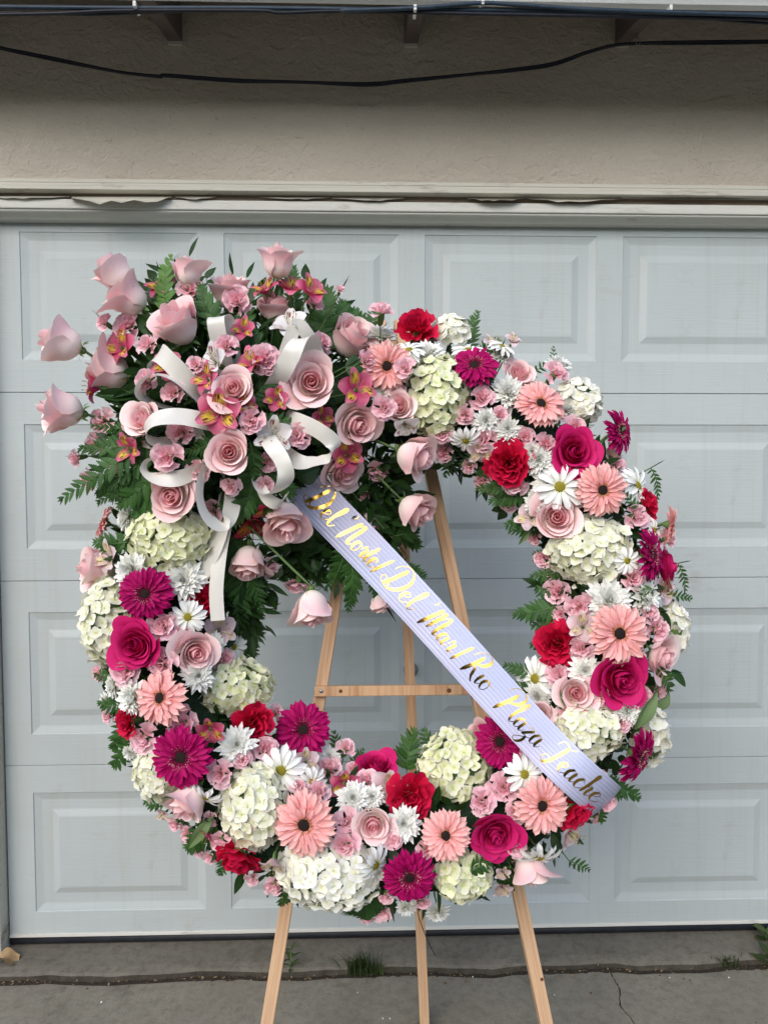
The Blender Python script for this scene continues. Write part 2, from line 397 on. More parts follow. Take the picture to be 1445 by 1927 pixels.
for x0, x1 in ((XL-.085, XL-.004), (XR+.004, XR+.085)):
    bpart(MB().box(x0, x1, -.047, .06, GZ+.003, z2-.002), 'door_jamb', M['trim'], bev=.003)
# curling flakes of old paint along the lintel
def flake(u0, u1, v0, drop, seed, lift=.03):
    rr = random.Random(seed); pts = [(u0+(u1-u0)*i/9) for i in range(10)]
    prof = [drop*(.25+.75*math.sin(math.pi*min(1, max(0, (i+rr.uniform(-.4, .4))/9))))*rr.uniform(.7, 1.1) for i in range(10)]
    mb = MB()
    def fn(u, v):
        i = min(8, int(u*9)); t = u*9-i; d = lerp(prof[i], prof[i+1], t)*v
        p = on_y(lerp(u0, u1, u), v0+d, -.066); return (p.x, -.064-lift*v*v*(.4+.6*math.sin(math.pi*u)), p.z)
    mb.grid(fn, 18, 4); bpart(mb, 'paint_flake', M['trim'], smooth=True)
flake(135, 322, 369, 27, 1, .045); flake(880, 985, 372, 13, 2); flake(985, 1170, 370, 16, 3, .02); flake(1175, 1440, 371, 7, 4, .012)
flake(-20, 130, 368, 8, 5, .012); flake(330, 405, 369, 8, 6, .012); flake(490, 620, 370, 7, 7, .01); flake(625, 760, 371, 9, 8, .012)
# rafters, roof boards and fascia of the eave
SL = math.tan(rad(12.5)); OV = 0.31
for u, v in ((330, 78), (-115, 74), (773, 82), (1170, 82), (1615, 80)):
    p = on_y(u, v, WY); hw = .019 if abs(u-773) > 5 else .0185
    mb = MB(); b = []
    for y in (WY+.12, WY-OV):
        zb = p.z + (y-WY)*SL
        for x, z in ((p.x-hw, zb), (p.x+hw, zb), (p.x+hw, zb+.088), (p.x-hw, zb+.088)): mb.v.append(Vector((x, y, z))); mb.uv.append((x, z))
    mb.f = [(0, 1, 2, 3), (7, 6, 5, 4), (0, 4, 5, 1), (1, 5, 6, 2), (2, 6, 7, 3), (3, 7, 4, 0)]
    bpart(mb, 'rafter', M['rafter'], bev=.002)
    if 0 < u < 1445:
        bpart(MB().box(p.x-hw+.001, p.x+hw-.001, WY-.006, WY+.02, p.z-.010, p.z-.0005), 'rafter_seat', M['trim'])
pz = on_y(773, 82, WY).z
for i in range(5):                               # roof boards, one beside the other, running along the eave
    y1 = WY+.14-i*.122; y0 = y1-.118
    mb = MB()
    for y in (y0, y1):
        zb = pz+.0895+(y-WY)*SL
        for x, z in ((-3.2, zb), (3.8, zb), (3.8, zb+.018), (-3.2, zb+.018)): mb.v.append(Vector((x, y, z))); mb.uv.append((x, z))
    mb.f = [(3, 2, 1, 0), (4, 5, 6, 7), (1, 5, 4, 0), (2, 6, 5, 1), (3, 7, 6, 2), (0, 4, 7, 3)]
    bpart(mb, 'roof_board', M['roofwood'])
FY = WY-OV-.003
zf = zpx(9, FY, 722)
fz1 = pz+.0895+(FY-WY)*SL+.03
bpart(MB().box(-3.2, 3.8, FY-.022, FY-.001, zf, max(fz1, zf+.15)), 'fascia', M['fascia'], bev=.002)
# roofing sheet on top
mb = MB(); zr = lambda y: pz+.115+(y-WY)*SL
mb.grid(lambda u, v: (lerp(-3.3, 3.9, u), lerp(FY-.05, 2.5, v), zr(lerp(FY-.05, 2.5, v))+.02), 1, 1)
bpart(mb, 'roofing', M['barewood'])

# ------------------------------------------------------------------ garage door
door = tag(empty('garage_door', (0.25, 0.02, 0)), 'pale blue grey sectional garage door with raised panels', 'garage door')
DP = Vector((-0.25, -0.02, 0))
PX0, PP, PW = -0.9499, 0.5644, 0.490
def relief(w, h):
    """one embossed panel: sharp edge, sloping outer band, flat recess, bevel up to the raised field"""
    prof = [(0, 0), (.0018, .0028), (.004, .0031), (.021, .0072), (.0245, .0076), (.050, .0076), (.053, .0072), (.070, .0022), (.0735, .0018)]
    mb = MB()
    for o, d in prof:
        for x, z in ((o, o), (w-o, o), (w-o, h-o), (o, h-o)): mb.v.append(Vector((x, d, z))); mb.uv.append((x, z))
    n = len(prof)
    for i in range(n-1):
        for a in range(4):
            b = (a+1) % 4; mb.f.append((i*4+a, i*4+b, i*4+4+b, i*4+4+a))
    q = 4*(n-1); mb.f.append((q, q+1, q+2, q+3)); return mb.mesh('panel', M['door'], False)
SECT = [(0.036, .5315), (.5345, 1.0655), (1.0685, 1.5985), (1.6015, 2.135)]
PZ = [(.100, .353), (.0895, .353), (.0895, .353), (.0895, .353)]
pm = relief(PW, .353)
for si, (s0, s1) in enumerate(SECT):
    base = (.000 if si == 0 else .5345 if si == 1 else 1.0685 if si == 2 else 1.6015)
    p0 = base+PZ[si][0]; p1 = p0+PZ[si][1]
    xs = [XL]
    for k_ in range(4): xs += [PX0+PP*k_, PX0+PP*k_+PW]
    xs.append(XR); zs = [s0, p0, p1, s1]
    mb = MB(); nx = len(xs)
    for z in zs:
        for x in xs: mb.v.append(Vector((x, 0, z))); mb.uv.append((x, z))
    for j in range(3):
        for i in range(nx-1):
            if j == 1 and i % 2 == 1: continue
            mb.f.append((j*nx+i, j*nx+i+1, (j+1)*nx+i+1, (j+1)*nx+i))
    # rounded lips and edges behind them
    for z, sg in ((s0, -1), (s1, 1)):
        b = len(mb.v)
        for dy, dz in ((0, 0), (.0012, .0008*sg), (.04, .0008*sg)):
            for x in (XL, XR): mb.v.append(Vector((x, dy, z+dz))); mb.uv.append((x, z))
        for q in range(2): mb.f.append((b+q*2, b+q*2+1, b+q*2+3, b+q*2+2))
    for x in (XL, XR):
        b = len(mb.v)
        for dy in (0, .04):
            for z in (s0, s1): mb.v.append(Vector((x, dy, z))); mb.uv.append((x, z))
        mb.f.append((b, b+1, b+3, b+2))
    sec = link('door_section', mb.mesh('door_section', M['door'], False), door, Matrix.Translation(DP))
    for k_ in range(4): link('panel', pm, sec, Matrix.Translation((PX0+PP*k_, 0, p0)))
mb = MB().box(XL, XR, .034, .05, .0, 2.14); link('door_backing', mb.mesh('door_backing', M['seal'], False), door, Matrix.Translation(DP))
mb = MB().box(XL, XR, -.004, .03, .026, .0355); link('seal_retainer', bevel(mb.mesh('seal_retainer', M['trim2'], False), .001), door, Matrix.Translation(DP))
mb = MB(); mb.tube([(XL, .010, .0135), (XL+.8, .010, .0138), (XL+1.6, .010, .0135), (XR, .010, .0135)], .0132, 12); link('bottom_seal', mb.mesh('bottom_seal', M['seal']), door, Matrix.Translation(DP))
lk = on_y(773, 1260, 0)
mb = MB(); mb.tube([(lk.x, .01, lk.z), (lk.x, -.006, lk.z), (lk.x, -.010, lk.z), (lk.x, -.022, lk.z), (lk.x, -.024, lk.z)], [.021, .021, .012, .011, .008], 20)
link('lock', mb.mesh('lock', M['metal']), door, Matrix.Translation(DP))

# ------------------------------------------------------------------ ground
rg = random.Random(3)
ty = on_z(720, 1822, -.004).y                   # front lip of the threshold
th = MB(); nseg = 120; lip = [(lerp(-3.2, 3.8, i/nseg), ty+rg.uniform(-.004, .004)+.006*math.sin(i*.7)) for i in range(nseg+1)]
for x, y in lip:
    e = rg.uniform(0, .006)
    for yy, z in ((.10, .0), (y+.030, -.001), (y+.006+e, -.003-e*.5), (y+.001, -.008-e*.6), (y, -.06)): th.v.append(Vector((x, yy, z))); th.uv.append((x, yy))
for i in range(nseg):
    for j in range(4): a = i*5+j; th.f.append((a, a+5, a+6, a+1))
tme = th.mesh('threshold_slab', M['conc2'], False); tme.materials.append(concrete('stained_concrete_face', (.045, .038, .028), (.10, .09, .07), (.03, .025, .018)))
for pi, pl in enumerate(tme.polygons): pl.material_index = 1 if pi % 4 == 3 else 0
tag(link('threshold_slab', tme), kind='structure')
# driveway: two slabs parted by a ragged crack
ck = [on_z(u, v, GZ) for u, v in ((1139, 1818), (1146, 1829), (1157, 1846), (1167, 1867), (1166, 1885), (1174, 1903), (1190, 1921), (1203, 1945), (1215, 1975), (1240, 2050), (1262, 2150))]
ck = [Vector(p) for p in catmull([tuple(p) for p in ck], 5)]
ck = [p+Vector((rg.uniform(-.0025, .0025), 0, 0)) for p in ck]; cky = [p.y for p in ck]
last = ck[-1]; ck += [Vector((last.x+.1*math.sin(i*1.3)-.03*i, last.y-1.0*i, GZ)) for i in range(1, 9)]
ck[0].y = ty-.010
edge = [Vector((x, y-.012+rg.uniform(-.003, .003), GZ)) for x, y in lip]
def slab(name, left):
    mb = MB(); e = [p for p in edge if (p.x < ck[0].x-.004) == left]
    if not left: e = [p for p in edge if p.x > ck[0].x+.004]
    far = -40.0; big = 40.0
    s = -1 if left else 1
    wd = [.0035*(.5+rg.random()) if i < 40 else .003 for i in range(len(ck))]
    crack = [Vector((p.x+s*wd[i]*.5, p.y, GZ)) for i, p in enumerate(ck)]
    bm = bmesh.new()
    ring = (e + crack + [Vector((crack[-1].x, far, GZ)), Vector((-big, far, GZ)), Vector((-big, ty, GZ))]) if left else (e[::-1] + crack + [Vector((crack[-1].x, far, GZ)), Vector((big, far, GZ)), Vector((big, ty, GZ))])
    vs = [bm.verts.new(p) for p in ring]; f = bm.faces.new(vs); bm.normal_update()
    if f.normal.z < 0: f.normal_flip()
    r = bmesh.ops.extrude_edge_only(bm, edges=bm.edges[:])
    for v in [g for g in r['geom'] if isinstance(g, bmesh.types.BMVert)]: v.co.z -= .05
    bmesh.ops.triangulate(bm, faces=[f]); me = D.meshes.new(name); bm.to_mesh(me); bm.free(); me.materials.append(M['conc'])
    return tag(link(name, me), kind='structure')
slab('driveway', True); slab('driveway', False)
mb = MB(); mb.grid(lambda u, v: (lerp(-40, 40, u), lerp(-40, .1, v), GZ-.022), 1, 1)
tag(mb.build('ground', M['soil']), kind='structure')
# dirt packed in the joint
mb = MB(); nd = 260
for i in range(nd+1):
    x = lerp(-1.6, 1.9, i/nd); t = rg.random()
    for dy, z in ((-.014-.010*t, GZ-.006), (-.010, GZ-.003+.004*t), (.004, GZ+.001+.005*t)): mb.v.append(Vector((x, ty+dy, z))); mb.uv.append((x, dy))
for i in range(nd):
    for j in range(2): a = i*3+j; mb.f.append((a, a+3, a+4, a+1))
tag(mb.build('joint_dirt', M['soil'], smooth=True), 'dark dirt packed in the joint between threshold and driveway', 'dirt', kind='stuff')

# ------------------------------------------------------------------ easel
TILT = rad(9.0)
N = Vector((0, -math.cos(TILT), math.sin(TILT))); E1 = Vector((1, 0, 0)); E2 = Vector((0, math.sin(TILT), math.cos(TILT)))
WC = on_y(722, 1160, -0.60)                      # centre of the ring
EP = WC - N*0.125                                # plane of the easel's front legs
def to_ground(a, b):
    d = b-a; t = (GZ-a.z)/d.z; return a+d*t
eas = tag(empty('easel', (WC.x, -.55, GZ)), 'pine tripod easel holding up the flower wreath', 'easel')
eas_inv = Matrix.Translation((-WC.x, .55, -GZ))
def beam(name, a, b, w, t, mat, wdir, bev=.0015):
    d = (b-a); L = d.length; z = d.normalized(); x = (wdir-z*wdir.dot(z)).normalized(); y = z.cross(x)
    R = Matrix((x, y, z)).transposed().to_4x4(); R.translation = a
    me = MB().box(-w/2, w/2, -t/2, t/2, 0, L).mesh(name, mat, False); bevel(me, bev, 2)
    return link(name, me, eas, eas_inv @ R)
lt, lb = on_plane(716, 606, EP, N), on_plane(503, 1927, EP, N)
rt, rb = on_plane(751, 606, EP, N), on_plane(1027, 1927, EP, N)
mid = on_plane(868, 1200, EP, N)
beam('leg', to_ground(lt, lb), lt, .0265, .036, M['pine'], E1)
rleg = beam('leg', to_ground(rt, rb), rt, .0265, .036, M['pine'], E1)
bt = on_plane(744, 640, EP-N*.034, N); bf = on_z(799, 1932, GZ)
beam('back_leg', bf, bt, .0235, .030, M['pine'], E1)
CP = EP+N*(.018+.0085)
ca, cb = on_plane(592, 1301, CP, N), on_plane(950, 1297, CP, N)
cbar = beam('crossbar', ca, cb, .022, .016, M['pine2'], E2)
def stud(u, v, P, r, mat, name, h=.002, sides=14):
    p = on_plane(u, v, P, N); mb = MB(); mb.tube([p-N*.004, p+N*h*.7, p+N*h], [r, r, r*.6], sides)
    link(name, mb.mesh(name, mat), eas, eas_inv)
stud(604.5, 1301, CP+N*.008, .0042, M['nail'], 'nail')
stud(1019.5, 1844, EP+N*.018, .0036, M['knot'], 'knot', .0006)
stud(641, 1301, CP+N*.008, .004, M['knot'], 'knot', .0005); stud(845, 1300, CP+N*.008, .005, M['knot'], 'knot', .0005)
hp = EP-N*.01
mb = MB(); mb.tube([on_plane(727, 612, hp, N)+Vector((-.02, 0, -.01)), on_plane(740, 616, hp, N)+Vector((.02, 0, -.01))], .005, 8)
link('hinge_pin', mb.mesh('hinge_pin', M['metal']), eas, eas_inv)
# wire tied to the easel's back leg
wp = [on_plane(u, v, on_y(790, 1700, -.40), Vector((0, 1, 0))) for u, v in ((770, 1640), (784, 1690), (787, 1722), (797, 1752), (808, 1778), (819, 1799))]
mb = MB(); mb.tube(catmull([tuple(p) for p in wp], 5), .0011, 6)
tag(mb.build('wire', M['cable']), 'thin dark wire dangling beside the back leg of the easel', 'wire')

# ------------------------------------------------------------------ cables under the eave
def cable(name, pts, y, r, mat, label, jit=0.0):
    mb = MB(); P = catmull([tuple(on_y(u, v, y)) for u, v in pts], 8); mb.tube(P, r, 8)
    return tag(mb.build(name, mat), label, 'cable')
dr = [(-120, 60), (-20, 84), (100, 108), (160, 121), (230, 135), (300, 142), (315, 140), (440, 149), (560, 153), (690, 156), (760, 150), (890, 138), (960, 130), (1040, 118), (1100, 98), (1150, 85), (1200, 80), (1330, 77), (1560, 75)]
cable('cable', dr, -.13, .0034, M['cable'], 'black cable sagging in a long curve across the stucco wall')
cable('cable', [(u, v+3+1.5*math.sin(u*.02)) for u, v in dr], -.128, .0028, M['cable'], 'thinner dark strand running just under the sagging wall cable')
yb = FY-.035
cable('cable', [(-150, 11), (0, 12), (240, 14), (480, 14), (720, 17), (1000, 19), (1445, 27), (1600, 30)], yb, .0048, M['cable_blue'], 'blue grey cable running straight along the bottom of the fascia')
cable('cable', [(-150, 26), (0, 26), (110, 24), (230, 19), (480, 19), (530, 23), (650, 20), (900, 25), (1445, 35), (1600, 38)], yb-.002, .0040, M['cable'], 'black cable looping loosely beneath the straight eave cable')
cable('cable', [(-150, 22), (0, 22), (170, 26), (340, 20), (600, 19), (720, 18), (820, 23), (1100, 24), (1230, 27), (1360, 37), (1445, 43), (1600, 50)], yb+.006, .0032, M['cable'], 'black cable that drops away from the bundle past the eave rafters')
cable('cable', [(640, 19), (780, 14), (900, 5), (960, 7), (1100, 16), (1260, 22), (1445, 28), (1600, 32)], yb-.012, .0044, M['cable_blue'], 'blue grey cable arching up over the face of the fascia')
for u, v in ((781, 15), (908, 4), (1261, 15), (254, 8)):
    p = on_y(u, v, yb-.010); mb = MB().box(p.x-.0035, p.x+.0035, p.y-.006, p.y+.03, p.z-.006, p.z+.006)
    o = link('cable_clip', bevel(mb.mesh('cable_clip', M['clip'], False), .001)); 
    tag(o, {781: 'small white clip on the cable bundle below the middle rafter', 908: 'small white clip where a cable arches over the fascia', 1261: 'small white clip on cables past the sagging cable hook', 254: 'small white clip on cables by the rafter with empty hook'}[u], 'clip')
for u, v, lab in ((1199, 62, 'wire hook on rafter carrying the sagging black cable'), (309, 52, 'empty wire hook hanging from an eave rafter')):
    q = [on_y(u+a, v+b, -.135) for a, b in ((1, -6), (0, 6), (-2, 16), (1, 22), (5, 18), (4, 10))]
    mb = MB(); mb.tube(catmull([tuple(p) for p in q], 5), .0012, 6)
    tag(mb.build('wire_hook', M['metal']), lab, 'hook')

# ------------------------------------------------------------------ weeds and litter at the joint
def tuft(name, u, v, n, h, spread, seed, label, wid=.0022, mat='grass', lean=0.0):
    rr = random.Random(seed); p = on_z(u, v, GZ+.004); mb = MB()
    for i in range(n):
        a = rr.uniform(0, 2*math.pi); d = Vector((math.cos(a), math.sin(a)*.5, 0)); L = h*rr.uniform(.45, 1.1)
        b = Vector((rr.gauss(0, spread*.35), rr.gauss(0, .006), 0)); bend = rr.uniform(.1, .8); s = d.orthogonal().normalized() if abs(d.z) < .9 else E1
        s = Vector((-d.y, d.x, 0)).normalized()
        def fn(x, y, b=b, d=d, L=L, bend=bend, s=s):
            ww = wid*(1-y)**.7*(.5+y*1.2 if y < .4 else 1); return b+d*(L*bend*y*y)+Vector((lean*L*y, 0, L*y*(1-.45*bend*y)))+s*((x-.5)*2*ww)
        mb.grid(fn, 1, 5)
    o = mb.build(name, M[mat]); o.location = p
    return tag(o, label, 'weed')
tuft('grass_tuft', 680, 1833, 170, .075, .055, 11, 'shaggy grass tuft growing in the joint between the easel legs')
tuft('grass_tuft', 712, 1834, 45, .036, .03, 12, 'low moss of grass trailing from the shaggy grass tuft')
tuft('grass_tuft', 1368, 1817, 110, .034, .05, 13, 'low mossy grass patch in the joint past the driveway crack', .002)
def weed(u, v, h, seed, label, n=9, leafw=.007, leafl=.03):
    rr = random.Random(seed); p = on_z(u, v, GZ+.004)
    o = tag(empty('weed_plant', p), label, 'weed')
    mb = MB(); top = Vector((.006, 0, h)); mb.tube([(0, 0, -.01), (.002, 0, h*.5), top], [.0016, .0013, .0008], 6); mb.build('stem', M['sepal'], o)
    for i in range(n):
        t = (i+.6)/n; a = i*2.4; L = leafl*rr.uniform(.7, 1.15)
        d = Vector((math.cos(a), math.sin(a)*.8, .55)).normalized(); s = d.cross(Vector((0, 0, 1))).normalized(); nn = s.cross(d)
        mb = MB(); mb.grid(lambda x, y: Vector((.004*t, 0, h*t))+d*(L*y)+s*((x-.5)*2*leafw*math.sin(math.pi*min(1, y**.8))**.8)-nn*(.25*L*y*y)+nn*.003*abs(x-.5), 4, 6)
        mb.build('leaf', M['grass'], o)
weed(545, 1836, .080, 21, 'small leafy weed growing beside the left easel leg', 14, .0045, .036)
weed(1440, 1784, .050, 22, 'broad leafy weed sprouting on the threshold beyond the mossy patch', 10, .014, .05)
weed(1445, 1822, .045, 23, 'broad leafy weed in the joint next to the mossy patch', 8, .012, .045)
mb = MB(); c0 = on_z(14, 1812, .001); rr = random.Random(5)
mb.grid(lambda u, v: (c0.x+(u-.5)*.055*(1-.3*(v-.5)**2), c0.y+(v-.5)*.05*(1-.5*(u-.5)**2), .012+.010*math.sin(u*5)+.008*math.cos(v*6)), 8, 8)
dl = simple('dry_leaf', (.30, .20, .10), .8, vary=.3); tag(mb.build('dry_leaf', dl), 'dry curled brown leaf lying by the door jamb', 'leaf')
def twig(u0, v0, u1, v1, r, label, col):
    a, b = on_z(u0, v0, GZ+.006), on_z(u1, v1, GZ+.006); mb = MB(); mb.tube([a, a.lerp(b, .5)+Vector((0, 0, .003)), b], [r*.7, r, r*.8], 7)
    tag(mb.build('twig', simple('twig_bark', col, .8)), label, 'twig')
twig(468, 1832, 506, 1829, .0022, 'pale dry twig lying in the joint beside an easel leg', (.42, .33, .20))
twig(861, 1825, 884, 1824, .0018, 'short straw stub lying in the joint past the back leg', (.48, .42, .28))
twig(1295, 1811, 1345, 1807, .0016, 'reddish twig lying in joint beside the mossy grass patch', (.25, .13, .07))
p = [on_z(u, v, GZ+.012) for u, v in ((1124, 1816), (1130, 1810), (1131, 1803), (1128, 1799))]
mb = MB(); mb.tube(p, [.003, .004, .003, .001], 6); tag(mb.build('dry_husk', simple('husk', (.55, .45, .33), .8)), 'curled dry husk in the joint at the head of the crack', 'husk')
mb = MB(); lr = random.Random(19)
for i in range(420):
    x = lr.uniform(-1.2, 1.3); q = Vector((x, ty-lr.expovariate(90), GZ+lr.uniform(.001, .008))); L = lr.uniform(.002, .009); a = lr.uniform(0, 6.28); d = Vector((math.cos(a), math.sin(a)*.5, lr.uniform(-.2, .4))); s = Vector((-d.y, d.x, .3)).normalized()*L*lr.uniform(.15, .45)
    b0 = len(mb.v); mb.v += [q-s, q+s, q+d*L+s*.4, q+d*L-s*.4]; mb.uv += [(0, 0), (1, 0), (1, 1), (0, 1)]; mb.f.append((b0, b0+1, b0+2, b0+3))
tag(mb.build('litter', simple('leaf_litter', (.22, .15, .08), .9, vary=.6, scale=60)), 'brown crumbs of leaf litter along the concrete joint', 'litter', kind='stuff')
lr = random.Random(9); pebs = []
for i in range(26):
    u, v = lr.uniform(20, 1430), lr.uniform(1836, 1925); q = on_z(u, v, GZ+.0008); r = lr.uniform(.0012, .0028)
    mb = MB(); mb.tube([q, q+Vector((0, 0, r*.8)), q+Vector((0, 0, r*1.2))], [r*1.2, r, r*.4], 6)
    pebs.append(mb)
    tag(mb.build('pebble', M['clip'] if i % 3 == 0 else M['knot']), ('tiny pale pebble lying loose on the concrete driveway' if i % 3 == 0 else 'tiny dark pebble lying loose on the concrete driveway'), 'pebble', 'pale pebbles on the driveway' if i % 3 == 0 else 'dark pebbles on the driveway')
# ------------------------------------------------------------------ wreath form: where the flower faces lie
RR, RT = 0.455, 0.128                            # ring radius, tube radius to the base of the flower heads
SC = on_plane(425, 775, WC+N*.05, N)             # heart of the spray
SRX, SRD = 0.235, 0.165
def sdf(p):
    q = p-WC; a, b, c = q.dot(E1), q.dot(E2), q.dot(N)
    r = math.hypot(a, b); d1 = math.hypot(r-RR, c)-RT
    q = p-SC; a, b, c = q.dot(E1), q.dot(E2), q.dot(N)
    k0 = math.sqrt((a/SRX)**2+(b/SRX)**2+(c/SRD)**2); k1 = math.sqrt((a/SRX**2)**2+(b/SRX**2)**2+(c/SRD**2)**2)
    d2 = k0*(k0-1)/max(k1, 1e-6)
    return d1, d2
def surf(u, v, which=None):
    """first point of the wreath form on a ray, or the nearest approach; with its outward normal"""
    f = (lambda p: sdf(p)[which]) if which is not None else (lambda p: min(sdf(p)))
    r = ray(u, v).normalized(); t = .9; best = (9, t)
    for i in range(90):
        d = f(CAM+r*t)
        if d < best[0]: best = (d, t)
        if d < .0008: break
        t += max(.004, d*.8) if d > .0008 else 0
        if t > 2.2: break
    p = CAM+r*best[1]; e = .002
    g = Vector([f(p+Vector(x)*e)-f(p-Vector(x)*e) for x in ((1, 0, 0), (0, 1, 0), (0, 0, 1))])
    return p, g.normalized()
def core(p):
    """nearest point of the foam ring's heart (flower stems go there)"""
    q = p-WC; a, b = q.dot(E1), q.dot(E2); r = math.hypot(a, b) or 1
    return WC+(E1*a+E2*b)*(RR/r)
def frame(z, roll=0.0):
    z = z.normalized(); x = (UP.cross(z) if abs(z.dot(UP)) < .95 else RIGHT-z*RIGHT.dot(z)).normalized(); y = z.cross(x)
    return Matrix((x, y, z)).transposed().to_4x4() @ Matrix.Rotation(roll, 4, 'Z')
STEM = MB().tube([(0, 0, 0), (.06, .02, -.35), (.03, 0, -.7), (0, 0, -1)], [1, .9, .9, .85], 7).mesh('stem', M['stem'])
def stem(parent, w, base, axis, target, r):
    """stem from the base of the head back to the foam"""
    d = target-base; L = d.length
    if L < .012: return
    Rm = frame(-d/L); Rm.translation = base
    link('stem', STEM, parent, w.inverted() @ Rm @ Matrix.Diagonal((r, r, L, 1)))

# ------------------------------------------------------------------ flower models (unit radius heads, z along the axis)
def rose_petals(seed, kind):
    rr = random.Random(seed); L = {'bud': 15, 'open': 17, 'hot': 30}[kind]; H = {'bud': 1.85, 'open': 1.25, 'hot': 1.05}[kind]; res = []
    for i in range(L):
        t = i/(L-1); rho = lerp(.09, 1.0, t**{'bud': .85, 'open': 1.05, 'hot': .95}[kind]); az = i*2.399+rr.uniform(-.25, .25)
        hw = lerp(1.75, .95 if kind != 'hot' else .72, t)*rr.uniform(.92, 1.1); ph = rr.uniform(0, 6)
        if kind == 'bud': fl = .50*max(0, t-.30)/.70*rr.uniform(.35, 1.35); top = lerp(1.02, .84, t)*rr.uniform(.92, 1.08); curl = 1.3*max(0, t-.3)
        elif kind == 'open': fl = .34*max(0, t-.15)/.85*rr.uniform(.4, 1.5); top = lerp(.97, .66, t**1.7)*rr.uniform(.90, 1.08); curl = .35+.75*t
        else: fl = .30*t*rr.uniform(.4, 1.4); top = lerp(.90, .58, t)*rr.uniform(.86, 1.14); curl = .25+.8*t
        ins = lerp(.72, 1.0, min(1, t*1.6)); tipo = rr.uniform(-.25, .25); rip = (.03 if kind != 'hot' else .085)*rr.uniform(.5, 1.4)
        prof = ([(0, .14), (.10, .46), (.24, .72), (.42, .84), (.60, .88), (.76, .92+fl*.2), (.90, .96*ins+fl*.65), (1.0, ins+fl)] if kind == 'bud' else [(0, .14), (.12, .50), (.28, .80), (.45, .96), (.62, 1.0), (.8, 1.0+fl*.25), (.92, 1.0*ins+fl*.7), (1.0, ins+fl)]) if kind != 'hot' else [(0, .12), (.2, .5), (.4, .78), (.6, .92), (.8, .98+fl*.2), (1, ins+fl)]
        def fn(u, v):
            s = (u-.5)*2; vv = v*(1-.30*abs(s-tipo*.3)**3.0)
            r = rho*interp(prof, vv); z = H*top*(vv**1.05)
            c = max(0, (vv-.80)/.20); r += curl*c*c*.10*(.4+rho); z -= curl*c**3*.10*H*.5
            z += .07*H*(1-abs(s))*v**5; r += (.16*t*t if kind != 'hot' else .08)*abs(s)**4*v**3*rho*(1 if ph > 2 else .3)
            r += rip*math.sin(3.1*s+ph)*v*v + .03*abs(s)**3*v; r *= 1+.07*s*(1-t*.2)
            a = az+s*hw*(.35+.65*min(1, vv*2.2))*(1 if t > .2 else 1)
            return (r*math.cos(a), r*math.sin(a), z)
        mb = MB(); mb.grid(fn, 10, 10); mat = M['hot'] if kind == 'hot' else (M['rose_deep'] if t < .45 else M['rose'])
        res.append(mb.mesh('petal', mat))
    return res, H
def sepals(n, r, L, droop):
    mb = MB()
    for i in range(n):
        a = 2*math.pi*i/n; d = Vector((math.cos(a), math.sin(a), 0)); s = Vector((-d.y, d.x, 0))
        mb.grid(lambda u, v: d*(r*.6+L*v*(1-.3*droop))+s*((u-.5)*2*r*.35*math.sin(math.pi*(.15+.85*v))) + Vector((0, 0, .28*v-.55*v*v*droop)), 2, 5)
    mb.tube([(0, 0, -.22), (0, 0, -.12), (0, 0, 0), (0, 0, .06)], [.09, .18, .2, .1], 9)
    return mb
ROSE = {k_: [rose_petals(100*i+7+len(k_), k_) for i in range({'bud': 6, 'open': 5, 'hot': 4}[k_])] for k_ in ('bud', 'open', 'hot')}
SEP = sepals(5, .3, .62, .9).mesh('sepals', M['sepal'])
def petal_fan(seed, mat, ruff, teeth, w):
    """ruffled, toothed carnation petal, base at origin, length 1 along x, facing z"""
    rr = random.Random(seed); ph, ph2 = rr.uniform(0, 6), rr.uniform(0, 6); kk = rr.uniform(3.5, 5.5)
    tj = [rr.uniform(-1, 1)*teeth for _ in range(12)]
    def fn(u, v):
        s = (u-.5)*2; L = v*(1-.10*s*s)+(tj[int(round(u*11))]*v**6)
        a = s*w*(.45+.55*v); rf = ruff*v*v*(math.sin(kk*s+ph)+.5*math.sin(2.3*kk*s+ph2))
        return (L*math.cos(a), L*math.sin(a)*(1.0), rf+.16*v*v)
    mb = MB(); mb.grid(fn, 11, 5); return mb.mesh('petal', mat)
CARN = {'red': [petal_fan(i, M['red'], .10, .07, .72) for i in range(6)], 'mini': [petal_fan(20+i, M['mini'], .085, .035, .70) for i in range(6)]}
def carn_layout(seed, n):
    rr = random.Random(seed); res = []
    for i in range(n):
        t = i/(n-1); az = i*2.399+rr.uniform(-.3, .3); el = lerp(rad(2), rad(80), t**.85)+rr.uniform(-.14, .14); L = lerp(1.0, .62, t)*rr.uniform(.9, 1.1)
        Rm = Matrix.Rotation(az, 4, 'Z') @ Matrix.Translation((.05, 0, lerp(0, .10, t))) @ Matrix.Rotation(-el, 4, 'Y') @ Matrix.Rotation(rr.uniform(-.35, .35), 4, 'X') @ Matrix.Diagonal((L, L, L, 1))
        res.append((rr.randrange(6), Rm))
    return res
CALYX = MB().tube([(0, 0, -.95), (0, 0, -.85), (0, 0, -.35), (0, 0, .0), (0, 0, .12)], [.10, .20, .27, .25, .30], 9).mesh('calyx', M['sepal'])
CLAY = {'red': [carn_layout(i, 24) for i in range(3)], 'mini': [carn_layout(40+i, 15) for i in range(5)]}
